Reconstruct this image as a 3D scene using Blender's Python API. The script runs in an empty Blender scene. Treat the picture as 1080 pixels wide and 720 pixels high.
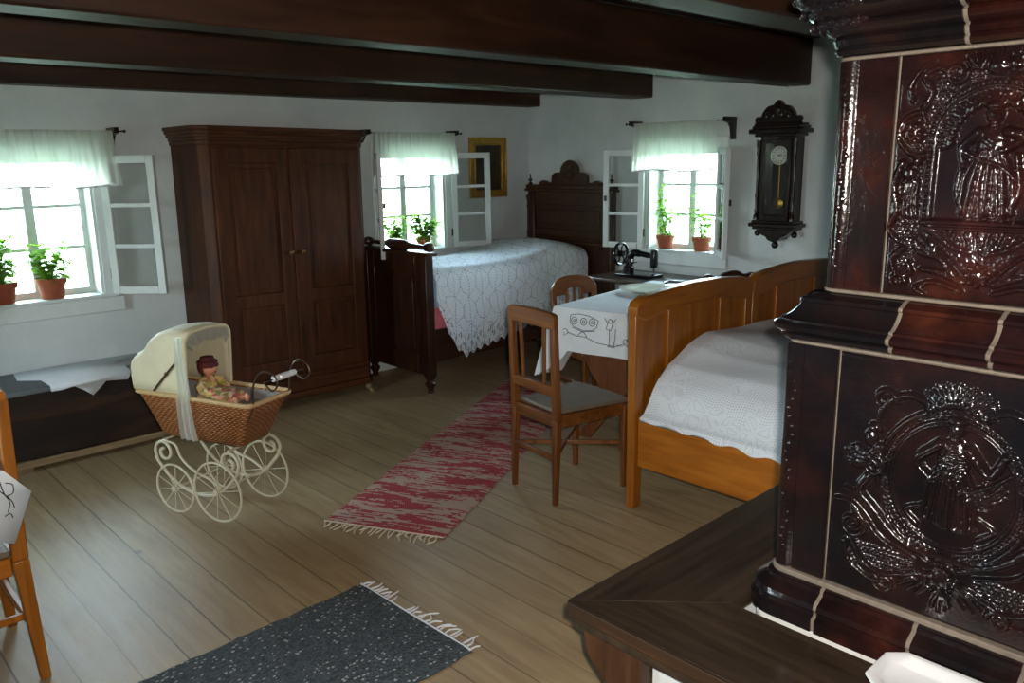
import bpy, bmesh, math, random
import numpy as np
from mathutils import Vector, Matrix
random.seed(7)
SC = bpy.context.scene
COL = SC.collection
PI = math.pi
V = Vector

# ------------------------------------------------------------------ helpers
class MB:
    """collects shapes; build() links them as ONE mesh object"""
    def __init__(s): s.v = []; s.f = []
    def add(s, vs, fs):
        b = len(s.v); s.v += [tuple(p) for p in vs]; s.f += [tuple(b + i for i in f) for f in fs]; return s
    def box(s, x0, x1, y0, y1, z0, z1):
        s.add([(x0,y0,z0),(x1,y0,z0),(x1,y1,z0),(x0,y1,z0),(x0,y0,z1),(x1,y0,z1),(x1,y1,z1),(x0,y1,z1)],
              [(0,3,2,1),(4,5,6,7),(0,1,5,4),(1,2,6,5),(2,3,7,6),(3,0,4,7)]); return s
    def bar(s, p0, p1, w0, d0, w1=None, d1=None, side=None):
        """square bar from p0 to p1, tapering"""
        p0 = V(p0); p1 = V(p1); w1 = w0 if w1 is None else w1; d1 = d0 if d1 is None else d1
        t = (p1 - p0).normalized()
        a = V(side) if side else (V((1,0,0)) if abs(t.x) < .8 else V((0,1,0)))
        a = (a - t * a.dot(t)).normalized(); b = t.cross(a)
        vs = []
        for p, w, d in ((p0, w0, d0), (p1, w1, d1)):
            for i, j in ((-1,-1),(1,-1),(1,1),(-1,1)): vs.append(p + a * (i*w/2) + b * (j*d/2))
        s.add(vs, [(0,3,2,1),(4,5,6,7),(0,1,5,4),(1,2,6,5),(2,3,7,6),(3,0,4,7)]); return s
    def tube(s, pts, r, n=8, closed=False, cap=True):
        pts = [V(p) for p in pts]; m = len(pts)
        rs = r if isinstance(r, (list, tuple)) else [r]*m
        prev = None; vs = []
        for i, p in enumerate(pts):
            a = pts[(i-1) % m] if (closed or i) else p
            b = pts[(i+1) % m] if (closed or i < m-1) else p
            t = (b - a)
            t = t.normalized() if t.length > 1e-9 else V((0,0,1))
            if prev is None:
                k = V((0,0,1)) if abs(t.z) < .9 else V((1,0,0)); u = (k - t*k.dot(t)).normalized()
            else:
                u = prev - t*prev.dot(t); u = u.normalized() if u.length > 1e-6 else t.orthogonal().normalized()
            prev = u; w = t.cross(u)
            for j in range(n):
                q = 2*PI*j/n; vs.append(p + (u*math.cos(q) + w*math.sin(q))*rs[i])
        fs = []
        for i in range(m if closed else m-1):
            for j in range(n):
                fs.append((i*n+j, i*n+(j+1) % n, ((i+1) % m)*n+(j+1) % n, ((i+1) % m)*n+j))
        if cap and not closed: fs += [tuple(range(n-1,-1,-1)), tuple((m-1)*n+j for j in range(n))]
        s.add(vs, fs); return s
    def lathe(s, prof, o=(0,0,0), ax='z', n=20):
        """prof: (radius, height) pairs"""
        o = V(o); vs = []; fs = []
        for r, h in prof:
            for j in range(n):
                q = 2*PI*j/n; c, d = r*math.cos(q), r*math.sin(q)
                vs.append(o + (V((c,d,h)) if ax == 'z' else V((h,c,d)) if ax == 'x' else V((d,h,c))))
        m = len(prof)
        for i in range(m-1):
            for j in range(n): fs.append((i*n+j, i*n+(j+1) % n, (i+1)*n+(j+1) % n, (i+1)*n+j))
        fs += [tuple(range(n-1,-1,-1)), tuple((m-1)*n+j for j in range(n))]
        s.add(vs, fs); return s
    def ball(s, c, r, n=14, m=9):
        r = (r,r,r) if not isinstance(r,(tuple,list)) else r
        vs = []; fs = []
        for i in range(m+1):
            a = PI*i/m
            for j in range(n):
                q = 2*PI*j/n
                vs.append((c[0]+r[0]*math.sin(a)*math.cos(q), c[1]+r[1]*math.sin(a)*math.sin(q), c[2]-r[2]*math.cos(a)))
        for i in range(m):
            for j in range(n): fs.append((i*n+j, i*n+(j+1) % n, (i+1)*n+(j+1) % n, (i+1)*n+j))
        s.add(vs, fs); return s
    def prism(s, poly, ax, a0, a1):
        """extrude 2-D polygon along axis: 'x' poly=(y,z); 'y' poly=(x,z); 'z' poly=(x,y)"""
        n = len(poly)
        def P(p, a): return (a,p[0],p[1]) if ax == 'x' else (p[0],a,p[1]) if ax == 'y' else (p[0],p[1],a)
        vs = [P(p,a0) for p in poly] + [P(p,a1) for p in poly]
        fs = [tuple(range(n-1,-1,-1)), tuple(range(n,2*n))] + [(i,(i+1) % n,n+(i+1) % n,n+i) for i in range(n)]
        s.add(vs, fs); return s
    def grid(s, fn, nu, nv):
        vs = [fn(i/nu, j/nv) for j in range(nv+1) for i in range(nu+1)]
        fs = [(j*(nu+1)+i, j*(nu+1)+i+1, (j+1)*(nu+1)+i+1, (j+1)*(nu+1)+i) for j in range(nv) for i in range(nu)]
        s.add(vs, fs); return s
    def build(s, name, mat, parent=None, bevel=0, smooth=True, solid=0, sub=0, uv=None, world=False, ang=40):
        me = bpy.data.meshes.new(name)
        vs = s.v
        if world and parent is not None:
            r = parent
            while r.parent: r = r.parent
            o = r.location; vs = [(p[0]-o.x, p[1]-o.y, p[2]-o.z) for p in vs]
        me.from_pydata([tuple(p) for p in vs], [], s.f)
        bm = bmesh.new(); bm.from_mesh(me); bmesh.ops.recalc_face_normals(bm, faces=bm.faces); bm.to_mesh(me); bm.free()
        if smooth:
            me.polygons.foreach_set('use_smooth', [True]*len(me.polygons))
            me.set_sharp_from_angle(angle=math.radians(ang))
        if uv:
            l = me.uv_layers.new(name='UVMap')
            for lp in me.loops: l.data[lp.index].uv = uv[lp.vertex_index]
        me.materials.append(mat)
        o = bpy.data.objects.new(name, me); COL.objects.link(o)
        if parent is not None: o.parent = parent
        if bevel:
            m = o.modifiers.new('bevel','BEVEL'); m.width = bevel; m.segments = 2; m.limit_method = 'ANGLE'; m.angle_limit = math.radians(35)
        if solid:
            m = o.modifiers.new('thick','SOLIDIFY'); m.thickness = solid; m.offset = 0
        if sub:
            m = o.modifiers.new('sub','SUBSURF'); m.levels = sub; m.render_levels = sub
        return o

def tag(o, label=None, cat=None, group=None, kind=None):
    if label: o['label'] = label
    if cat: o['category'] = cat
    if group: o['group'] = group
    if kind: o['kind'] = kind
    return o
def thing(name, label, cat, loc=(0,0,0), rz=0, group=None, kind=None):
    o = bpy.data.objects.new(name, None); COL.objects.link(o)
    o.location = loc; o.rotation_euler = (0,0,rz); o.empty_display_size = .1
    return tag(o, label, cat, group, kind)
def copy_tree(o, parent=None):
    c = o.copy(); COL.objects.link(c); c.parent = parent
    for ch in list(o.children): copy_tree(ch, c)
    return c
def bez(pts, n=12):
    """smooth curve through points (Catmull-Rom)"""
    P = [V(p) for p in pts]; P = [2*P[0]-P[1]] + P + [2*P[-1]-P[-2]]; out = []
    for i in range(1, len(P)-2):
        for k in range(n):
            t = k/n; a,b,c,d = P[i-1],P[i],P[i+1],P[i+2]
            out.append(.5*((2*b)+(c-a)*t+(2*a-5*b+4*c-d)*t*t+(3*b-a-3*c+d)*t**3))
    out.append(P[-2]); return out
def bez2(pts, n=10): return [(p.x,p.y) for p in bez([(x,y,0) for x,y in pts], n)]

# ------------------------------------------------------------------ materials
def lin(c):
    return tuple(((x/255)/12.92 if x/255 <= .04045 else ((x/255+.055)/1.055)**2.4) for x in c) + (1,)
class NT:
    def __init__(s, name):
        s.m = bpy.data.materials.new(name); s.m.use_nodes = True; s.t = s.m.node_tree; s.t.nodes.clear()
        s.out = s.n('ShaderNodeOutputMaterial')
    def n(s, t, **k):
        x = s.t.nodes.new(t)
        for a, b in k.items(): setattr(x, a, b)
        return x
    def l(s, a, b): s.t.links.new(a, b)
    def val(s, x, sock):
        if hasattr(x, 'links') or hasattr(x, 'is_linked'): s.l(x, sock)
        else: sock.default_value = x
    def math(s, op, a, b=None, c=None):
        x = s.n('ShaderNodeMath', operation=op); s.val(a, x.inputs[0])
        if b is not None: s.val(b, x.inputs[1])
        if c is not None: s.val(c, x.inputs[2])
        return x.outputs[0]
    def mix(s, f, a, b, blend='MIX'):
        x = s.n('ShaderNodeMix', data_type='RGBA', blend_type=blend)
        s.val(f, x.inputs[0]); s.val(a, x.inputs[6]); s.val(b, x.inputs[7]); return x.outputs[2]
    def coord(s, scale=(1,1,1), rot=(0,0,0), kind='Object'):
        c = s.n('ShaderNodeTexCoord'); m = s.n('ShaderNodeMapping')
        m.inputs['Scale'].default_value = scale; m.inputs['Rotation'].default_value = rot
        s.l(c.outputs[kind], m.inputs[0]); return m.outputs[0]
    def noise(s, co, scale=5, detail=4, rough=.55, dist=0):
        x = s.n('ShaderNodeTexNoise'); s.l(co, x.inputs['Vector']); x.inputs['Scale'].default_value = scale
        x.inputs['Detail'].default_value = detail; x.inputs['Roughness'].default_value = rough; x.inputs['Distortion'].default_value = dist
        return x.outputs['Fac']
    def ramp(s, f, stops):
        x = s.n('ShaderNodeValToRGB'); s.val(f, x.inputs[0]); e = x.color_ramp.elements
        while len(e) < len(stops): e.new(.5)
        for i, (p, c) in enumerate(stops): e[i].position = p; e[i].color = c if len(c) == 4 else lin(c)
        return x.outputs[0]
    def bsdf(s, col, rough=.5, bump=None, bstr=.2, bdist=.01, **k):
        b = s.n('ShaderNodeBsdfPrincipled'); s.val(col, b.inputs['Base Color']); s.val(rough, b.inputs['Roughness'])
        for a, v in k.items(): b.inputs[a.replace('_',' ')].default_value = v
        if bump is not None:
            x = s.n('ShaderNodeBump'); x.inputs['Strength'].default_value = bstr; x.inputs['Distance'].default_value = bdist
            s.l(bump, x.inputs['Height']); s.l(x.outputs[0], b.inputs['Normal'])
        s.l(b.outputs[0], s.out.inputs[0]); return b

def wood(name, dark, mid, light, axis='z', scale=1., rough=.45, coat=0., bstr=.12, streak=14):
    t = NT(name)
    st = {'x':(1.2,streak,streak),'y':(streak,1.2,streak),'z':(streak,streak,1.2)}[axis]
    co = t.coord(tuple(scale*x for x in st)); a = t.noise(co, 2.2, 6, .6, .6)
    c2 = t.coord((1,1,1)); b = t.noise(c2, 2.5, 3)
    f = t.math('ADD', t.math('MULTIPLY', a, .75), t.math('MULTIPLY', b, .25))
    col = t.ramp(f, [(.3,dark),(.5,mid),(.72,light)])
    r = t.math('ADD', t.math('MULTIPLY', a, .15), rough-.07)
    bs = t.bsdf(col, r, a, bstr, .003)
    bs.inputs['Specular IOR Level'].default_value = .32
    if coat: bs.inputs['Coat Weight'].default_value = coat; bs.inputs['Coat Roughness'].default_value = .15
    return t.m
def plain(name, c, rough=.5, var=.12, nscale=8, bstr=.0, **k):
    t = NT(name); co = t.coord(); a = t.noise(co, nscale, 4)
    d = tuple(x*(1-var) for x in lin(c)[:3])+(1,); e = tuple(min(1,x*(1+var)) for x in lin(c)[:3])+(1,)
    t.bsdf(t.ramp(a, [(.3,d),(.7,e)]), rough, a if bstr else None, bstr, .004, **k); return t.m

M = {}
M['wardrobe'] = wood('dark walnut', (40,18,5), (68,34,10), (92,50,18), 'z', 1, .56, 0)
M['wardrobe_h'] = wood('dark walnut across', (40,18,5), (68,34,10), (92,50,18), 'x', 1, .56, 0)
M['bed_dark'] = wood('dark bed wood', (30,15,9), (52,28,16), (72,42,24), 'z', 1, .36, .2)
M['bed_dark_h'] = wood('dark bed wood across', (30,15,9), (54,30,17), (76,44,25), 'x', 1, .4, .15)
M['oak'] = wood('honey oak', (112,62,14), (146,86,22), (168,106,36), 'z', 1, .38, .2)
M['oak_x'] = wood('honey oak across', (112,62,14), (146,86,22), (168,106,36), 'x', 1, .36, .2)
M['oak_y'] = wood('honey oak rail', (126,70,14), (162,94,22), (182,112,34), 'y', 1, .36, .25)
M['chair'] = wood('worn brown beech', (74,40,15), (108,63,25), (134,84,38), 'z', 1, .4, .15)
M['chair_h'] = wood('worn brown beech across', (74,40,15), (108,63,25), (134,84,38), 'y', 1, .4, .15)
M['table_wood'] = wood('reddish brown table wood', (74,40,20), (106,62,32), (128,80,44), 'z', 1, .42, .1)
M['seat'] = plain('grey worn seat board', (112,100,84), .5, .15, 9)
M['bench'] = wood('dark oiled bench board', (34,26,20), (56,44,34), (76,60,46), 'y', .8, .34, .1, .12)
M['bench_x'] = wood('dark oiled bench board across', (34,26,20), (56,44,34), (76,60,46), 'x', .8, .34, .1, .12)
M['bench_leg'] = wood('brown bench bracket', (46,28,16), (70,44,26), (92,62,38), 'z', .8, .5)
M['beam'] = wood('tarred beam', (32,17,9), (50,28,15), (68,40,22), 'x', .6, .55, 0, .4, 9)
M['ceiling'] = wood('dark ceiling board', (40,22,12), (58,34,20), (74,46,27), 'y', .6, .6, 0, .3, 8)
M['chest'] = wood('blackened chest boards', (18,11,8), (32,20,13), (66,38,20), 'x', .7, .55, 0, .3, 8)
M['chest_lid'] = plain('window lit grey chest lid', (92,98,102), .5, .2, 10)  # window light on the lid is put into this grey-blue colour
M['pale_wood'] = wood('pale raw batten', (100,80,55), (128,106,78), (148,124,94), 'x', 1, .6)
M['clock_wood'] = wood('black walnut clock case', (14,8,6), (26,14,10), (42,23,15), 'z', 1, .3, .3)
M['mach_wood'] = wood('dark machine table board', (38,28,22), (64,50,42), (86,70,60), 'y', 1, .35, .2)
M['white_paint'] = plain('white window paint', (214,224,224), .4, .03, 20)
M['white_wall'] = plain('limewashed masonry', (222,228,230), .75, .04, 12, .15)
M['iron'] = plain('black iron', (22,24,26), .38, .2, 20)
M['black_enamel'] = plain('black enamel', (12,13,15), .18, .1, 9)
M['steel'] = plain('steel', (150,150,150), .25, .05, 9, Metallic=1.)
M['brass'] = plain('brass', (190,146,64), .3, .1, 9, Metallic=1.)
M['dull_brass'] = plain('dull brass', (120,96,58), .4, .1, 9, Metallic=.8)
M['terracotta'] = plain('terracotta', (150,76,46), .75, .12, 25, .1)
M['soil'] = plain('soil', (40,30,22), .9, .3, 60, .4)
M['stem'] = plain('green stem', (86,112,52), .6, .2, 30)
M['porcelain'] = plain('white porcelain', (232,234,236), .15, .02, 8)
M['cream_paint'] = plain('cream painted iron', (196,187,160), .45, .06, 30)
M['grout'] = plain('grey grout', (122,110,98), .8, .15, 60, .3)
M['plaster_white'] = plain('white plaster', (226,226,222), .8, .05, 30, .2)
M['blue_sheet'] = plain('pale blue bedding', (158,186,216), .85, .08, 6, .1)
M['pink'] = plain('pink ticking', (222,120,134), .85, .15, 12, .1)
M['linen'] = plain('white linen', (222,228,234), .85, .04, 14, .12)
M['thread'] = plain('black embroidery thread', (40,40,48), .8, .1, 30)
M['fringe'] = plain('cream fringe yarn', (214,206,186), .9, .08, 30)
M['tan'] = plain('tan cane binding', (196,164,116), .55, .12, 40, .1)
M['dark_metal'] = plain('brown tarnished wire', (84,70,56), .4, .15, 30, Metallic=.6)
M['hood'] = plain('cream pram hood', (212,202,170), .7, .05, 12, .08)
M['skin'] = plain('doll skin', (214,150,120), .5, .05, 10)
M['doll_hair'] = plain('dark red doll hat', (88,28,30), .8, .2, 40, .3)
M['grey_lining'] = plain('grey pram blanket', (132,128,124), .9, .12, 18, .2)
M['tray'] = plain('grey metal tray', (92,98,106), .3, .08, 12, Metallic=.5)
M['plate'] = plain('cream stoneware plate', (206,206,190), .2, .04, 8)

def leafmat():
    t = NT('leaf green'); co = t.coord(); a = t.noise(co, 22, 2)
    b = t.bsdf(t.ramp(a, [(.3,(70,120,38)),(.7,(150,196,80))]), .45)
    tr = t.n('ShaderNodeBsdfTranslucent'); t.l(t.ramp(a, [(.3,(90,160,40)),(.7,(190,230,90))]), tr.inputs[0])
    m = t.n('ShaderNodeMixShader'); m.inputs[0].default_value = .45
    t.l(b.outputs[0], m.inputs[1]); t.l(tr.outputs[0], m.inputs[2]); t.l(m.outputs[0], t.out.inputs[0]); return t.m
M['leaf'] = leafmat()
def glassmat(name='window glass', refl=.08):
    t = NT(name); g = t.n('ShaderNodeBsdfGlossy'); g.inputs['Roughness'].default_value = .02
    tr = t.n('ShaderNodeBsdfTransparent'); tr.inputs[0].default_value = (.96,.98,.97,1)
    fr = t.n('ShaderNodeFresnel'); fr.inputs[0].default_value = 1.45
    m = t.n('ShaderNodeMixShader'); t.l(t.math('MULTIPLY', fr.outputs[0], 1.), m.inputs[0])
    t.l(tr.outputs[0], m.inputs[1]); t.l(g.outputs[0], m.inputs[2]); t.l(m.outputs[0], t.out.inputs[0]); return t.m
M['glass'] = glassmat()
def sheer():
    t = NT('sheer white curtain'); co = t.coord((1,1,1)); a = t.noise(t.coord((60,60,4)), 3, 3)
    d = t.n('ShaderNodeBsdfDiffuse'); d.inputs[0].default_value = (.82,.85,.83,1)
    tl = t.n('ShaderNodeBsdfTranslucent'); tl.inputs[0].default_value = (.92,.95,.86,1)
    tr = t.n('ShaderNodeBsdfTransparent'); tr.inputs[0].default_value = (1,1,1,1)
    m = t.n('ShaderNodeMixShader'); m.inputs[0].default_value = .72
    t.l(d.outputs[0], m.inputs[1]); t.l(tl.outputs[0], m.inputs[2])
    m2 = t.n('ShaderNodeMixShader'); t.l(t.math('MULTIPLY_ADD', a, .22, .05), m2.inputs[0])
    t.l(m.outputs[0], m2.inputs[1]); t.l(tr.outputs[0], m2.inputs[2]); t.l(m2.outputs[0], t.out.inputs[0]); return t.m
M['sheer'] = sheer()
def lace(name, kind):
    """white thread with openwork holes, in UV metres"""
    t = NT(name); uvn = t.n('ShaderNodeTexCoord'); sp = t.n('ShaderNodeSeparateXYZ'); t.l(uvn.outputs['UV'], sp.inputs[0])
    u, v = sp.outputs[0], sp.outputs[1]
    nzc = t.n('ShaderNodeTexNoise'); t.l(uvn.outputs['UV'], nzc.inputs['Vector']); nzc.inputs['Scale'].default_value = 5; nzc.inputs['Detail'].default_value = 1
    if kind == 'leaf':
        u = t.math('ADD', u, t.math('MULTIPLY_ADD', nzc.outputs['Fac'], .09, -.045)); 
    def tri(e): return t.math('ABSOLUTE', t.math('SUBTRACT', t.math('FRACT', e), .5))
    if kind == 'leaf':
        k = 7.4
        a = t.math('MULTIPLY', t.math('ADD', u, t.math('MULTIPLY', v, .75)), k); b = t.math('MULTIPLY', t.math('SUBTRACT', u, t.math('MULTIPLY', v, .75)), k)
        bend = t.math('MULTIPLY', t.math('SINE', t.math('MULTIPLY', v, 2*PI*k*.75)), .16)
        a = t.math('ADD', a, bend); b = t.math('SUBTRACT', b, bend)
        la = t.math('LESS_THAN', tri(a), .030); lb = t.math('LESS_THAN', tri(b), .030)
        dash = t.math('GREATER_THAN', t.math('FRACT', t.math('MULTIPLY', v, 70)), .42)
        edge = t.math('MULTIPLY', t.math('MAXIMUM', la, lb), dash)
        rib = t.math('LESS_THAN', tri(t.math('MULTIPLY', u, k*1.0)), .022)
        rib = t.math('MULTIPLY', rib, t.math('GREATER_THAN', t.math('FRACT', t.math('MULTIPLY', v, 45)), .4))
        # border: bigger diamonds in the last 14 cm of the hem
        bz = t.math('GREATER_THAN', v, 1.14)
        ba = t.math('FRACT', t.math('MULTIPLY', t.math('ADD', u, t.math('MULTIPLY', v, .8)), 14)); bb = t.math('FRACT', t.math('MULTIPLY', t.math('SUBTRACT', u, t.math('MULTIPLY', v, .8)), 14))
        din = t.math('MULTIPLY', t.math('GREATER_THAN', t.math('MINIMUM', ba, bb), .30), t.math('LESS_THAN', t.math('MAXIMUM', ba, bb), .86))
        din = t.math('MULTIPLY', din, t.math('GREATER_THAN', t.math('FRACT', t.math('MULTIPLY', t.math('ADD', ba, bb), 2.2)), .42))
        fine = t.math('GREATER_THAN', t.math('ADD', t.math('SINE', t.math('MULTIPLY', u, 620)), t.math('SINE', t.math('MULTIPLY', v, 620))), 1.25)
        hole = t.math('MAXIMUM', t.math('MAXIMUM', edge, rib), t.math('MULTIPLY', bz, din)); hole = t.math('MAXIMUM', hole, fine)
    else:
        fine = t.math('GREATER_THAN', t.math('ADD', t.math('SINE', t.math('MULTIPLY', u, 520)), t.math('SINE', t.math('MULTIPLY', v, 520))), .9)
        co = t.n('ShaderNodeCombineXYZ'); t.l(u, co.inputs[0]); t.l(v, co.inputs[1])
        vo = t.n('ShaderNodeTexVoronoi', feature='DISTANCE_TO_EDGE'); t.l(co.outputs[0], vo.inputs['Vector']); vo.inputs['Scale'].default_value = 17
        ring = t.math('LESS_THAN', t.math('ABSOLUTE', t.math('SUBTRACT', vo.outputs['Distance'], .14)), .03)
        nz = t.n('ShaderNodeTexNoise'); t.l(co.outputs[0], nz.inputs['Vector']); nz.inputs['Scale'].default_value = 4
        area = t.math('GREATER_THAN', nz.outputs['Fac'], .5)
        hole = t.math('MAXIMUM', t.math('MULTIPLY', fine, t.math('SUBTRACT', 1., t.math('MULTIPLY', area, .75))), t.math('MULTIPLY', t.math('MULTIPLY', ring, area), .45))
    b = t.n('ShaderNodeBsdfPrincipled'); b.inputs['Base Color'].default_value = lin((228,234,242)); b.inputs['Roughness'].default_value = .9
    bp = t.n('ShaderNodeBump'); bp.inputs['Strength'].default_value = .5; bp.inputs['Distance'].default_value = .004; bp.invert = True
    t.l(hole, bp.inputs['Height']); t.l(bp.outputs[0], b.inputs['Normal'])
    tr = t.n('ShaderNodeBsdfTransparent'); m = t.n('ShaderNodeMixShader'); t.l(t.math('MULTIPLY', hole, .68 if kind == 'leaf' else .32), m.inputs[0])
    t.l(b.outputs[0], m.inputs[1]); t.l(tr.outputs[0], m.inputs[2]); t.l(m.outputs[0], t.out.inputs[0]); return t.m
M['lace'] = lace('white leaf lace', 'leaf'); M['lace_fine'] = lace('white fine net lace', 'fine')
def floor_mat():
    t = NT('scrubbed floor boards'); c = t.n('ShaderNodeTexCoord'); sp = t.n('ShaderNodeSeparateXYZ'); t.l(c.outputs['Object'], sp.inputs[0])
    w = .1475
    xw = t.math('DIVIDE', t.math('ADD', sp.outputs[0], .02), w); idx = t.math('FLOOR', xw); fr = t.math('FRACT', xw)
    wn = t.n('ShaderNodeTexWhiteNoise', noise_dimensions='1D'); t.l(idx, wn.inputs['W']); r = wn.outputs['Value']
    cmb = t.n('ShaderNodeCombineXYZ'); t.l(t.math('MULTIPLY', sp.outputs[0], 16), cmb.inputs[0]); t.l(t.math('ADD', t.math('MULTIPLY', sp.outputs[1], 1.3), t.math('MULTIPLY', r, 30)), cmb.inputs[1]); t.l(t.math('MULTIPLY', r, 9), cmb.inputs[2])
    g = t.noise(cmb.outputs[0], 1.6, 6, .62, .8)
    col = t.ramp(g, [(.22,(136,112,80)),(.5,(168,144,108)),(.8,(188,166,130))])
    col = t.mix(t.math('MULTIPLY', r, .28), col, lin((140,114,84)))
    big = t.noise(t.coord(), 1.6, 4); col = t.mix(t.math('MULTIPLY', t.ramp(big, [(.42,(0,0,0)),(.7,(255,255,255))]), .35), col, lin((136,112,82)))
    vo = t.n('ShaderNodeTexVoronoi'); t.l(t.coord((1,.7,1)), vo.inputs['Vector']); vo.inputs['Scale'].default_value = 2.6
    knot = t.math('LESS_THAN', vo.outputs['Distance'], .045); col = t.mix(t.math('MULTIPLY', knot, .6), col, lin((84,62,42)))
    e = t.math('MINIMUM', fr, t.math('SUBTRACT', 1., fr)); wide = t.math('MULTIPLY_ADD', r, .018, .010)
    seam = t.math('LESS_THAN', e, wide); col = t.mix(t.math('MULTIPLY', seam, t.math('MULTIPLY_ADD', r, .55, .25)), col, lin((58,46,34)))
    sm = t.math('SUBTRACT', t.math('MULTIPLY', g, .25), seam)
    t.bsdf(col, t.math('MULTIPLY_ADD', g, .2, .36), sm, .35, .004); return t.m
M['floor'] = floor_mat()
def wall_mat():
    t = NT('limewashed plaster'); co = t.coord(); a = t.noise(co, 3, 5, .6); b = t.noise(co, 34, 4)
    col = t.ramp(a, [(.3,(194,204,206)),(.7,(212,219,219))]); f = t.math('ADD', t.math('MULTIPLY', a, 1.), t.math('MULTIPLY', b, .12))
    t.bsdf(col, .85, f, .35, .03); return t.m
M['wall'] = wall_mat()
def wicker():
    t = NT('brown wicker'); c = t.n('ShaderNodeTexCoord'); sp = t.n('ShaderNodeSeparateXYZ'); t.l(c.outputs['UV'], sp.inputs[0]); u, v = sp.outputs[0], sp.outputs[1]
    row = t.math('MULTIPLY', v, 95); ri = t.math('FLOOR', row); rf = t.math('FRACT', row)
    ph = t.math('MULTIPLY', t.math('MODULO', ri, 2.), PI)
    wv = t.math('SINE', t.math('ADD', t.math('MULTIPLY', u, 2*PI*28), ph))
    prof = t.math('SINE', t.math('MULTIPLY', rf, PI)); h = t.math('MULTIPLY', prof, t.math('MULTIPLY_ADD', wv, .4, .6))
    n = t.noise(t.coord(), 30, 3); col = t.ramp(t.math('ADD', t.math('MULTIPLY', h, .7), t.math('MULTIPLY', n, .3)), [(.1,(64,34,14)),(.5,(150,88,40)),(.85,(186,122,62))])
    t.bsdf(col, .45, h, .8, .006); return t.m
M['wicker'] = wicker()
def glaze():
    t = NT('oxblood tile glaze'); co = t.coord(); a = t.noise(co, 7, 5, .6); b = t.noise(co, 3, 2); 
    col = t.ramp(a, [(.3,(16,9,10)),(.48,(36,16,13)),(.62,(56,25,18)),(.8,(86,42,27))])
    col = t.mix(t.ramp(b, [(.45,(0,0,0)),(.65,(200,200,200))]), col, lin((24,22,30)))
    oi = t.n('ShaderNodeObjectInfo'); col = t.mix(t.ramp(oi.outputs['Color'], [(0.,(0,0,0)),(1.,(255,255,255))]), col, lin((17,22,25)))
    g = t.noise(co, 60, 3); g2 = t.noise(co, 150, 2); g = t.math('ADD', g, t.math('MULTIPLY', g2, .5))
    t.bsdf(col, t.math('MULTIPLY_ADD', g, .10, .06), g, .22, .003); return t.m
M['glaze'] = glaze()
def rug_red():
    t = NT('red and cream rag weave'); c = t.n('ShaderNodeTexCoord'); sp = t.n('ShaderNodeSeparateXYZ'); t.l(c.outputs['Object'], sp.inputs[0]); x, y = sp.outputs[0], sp.outputs[1]
    row = t.math('MULTIPLY', x, 105); ri = t.math('FLOOR', row)
    cm = t.n('ShaderNodeCombineXYZ'); t.l(t.math('MULTIPLY', ri, .31), cm.inputs[0]); t.l(t.math('MULTIPLY', y, 1.7), cm.inputs[1])
    a = t.noise(cm.outputs[0], 2.6, 4, .7)
    sm = t.n('ShaderNodeCombineXYZ'); t.l(t.math('MULTIPLY', x, 9), sm.inputs[0]); t.l(t.math('MULTIPLY', y, 2.), sm.inputs[1]); b = t.noise(sm.outputs[0], 1.4, 3)
    f = t.math('ADD', t.math('MULTIPLY', a, .6), t.math('MULTIPLY', b, .4))
    base = t.mix(t.math('GREATER_THAN', f, .505), lin((176,20,48)), lin((196,168,150)))
    wv = t.math('SINE', t.math('ADD', t.math('MULTIPLY', y, 700), t.math('MULTIPLY', ri, PI)))
    cross = t.math('MULTIPLY', t.math('GREATER_THAN', wv, .55), .5); col = t.mix(cross, base, lin((190,150,140)))
    h = t.math('ADD', t.math('SINE', t.math('MULTIPLY', t.math('FRACT', row), PI)), t.math('MULTIPLY', wv, .4))
    t.bsdf(col, .95, h, .7, .006); return t.m
M['rug_red'] = rug_red()
def rug_grey():
    t = NT('charcoal rag weave'); co = t.coord((60,120,60)); a = t.noise(co, 1., 2, .7)
    vo = t.n('ShaderNodeTexVoronoi'); t.l(t.coord((70,110,70)), vo.inputs['Vector']); vo.inputs['Scale'].default_value = 1.
    sp = t.n('ShaderNodeSeparateColor'); t.l(vo.outputs['Color'], sp.inputs[0])
    col = t.ramp(a, [(.3,(46,51,55)),(.55,(76,84,90)),(.75,(98,106,112))])
    spk = t.math('MULTIPLY', t.math('GREATER_THAN', sp.outputs[0], .86), t.math('LESS_THAN', vo.outputs['Distance'], .42)); col = t.mix(t.math('MULTIPLY', spk, .75), col, lin((196,200,198)))
    t.bsdf(col, .95, t.math('ADD', vo.outputs['Distance'], a), .8, .008); return t.m
M['rug_grey'] = rug_grey()
def painting():
    t = NT('old dark painting'); co = t.coord((1,1,1)); a = t.noise(co, 9, 5, .6)
    t.bsdf(t.ramp(a, [(.35,(26,20,12)),(.55,(54,44,22)),(.75,(86,60,30))]), .35); return t.m
M['painting'] = painting()
M['gilt'] = plain('old gilt', (186,146,62), .3, .25, 30, .2, Metallic=.7)
def dressmat():
    t = NT('floral doll dress'); vo = t.n('ShaderNodeTexVoronoi'); t.l(t.coord(), vo.inputs['Vector']); vo.inputs['Scale'].default_value = 48
    sp = t.n('ShaderNodeSeparateColor'); t.l(vo.outputs['Color'], sp.inputs[0])
    t.bsdf(t.ramp(sp.outputs[0], [(.15,(206,176,104)),(.38,(120,140,60)),(.6,(196,70,100)),(.85,(222,200,160))]), .85); return t.m
M['dress'] = dressmat()
M['clock_face'] = plain('enamel clock face', (226,228,222), .3, .02, 8)

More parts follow.
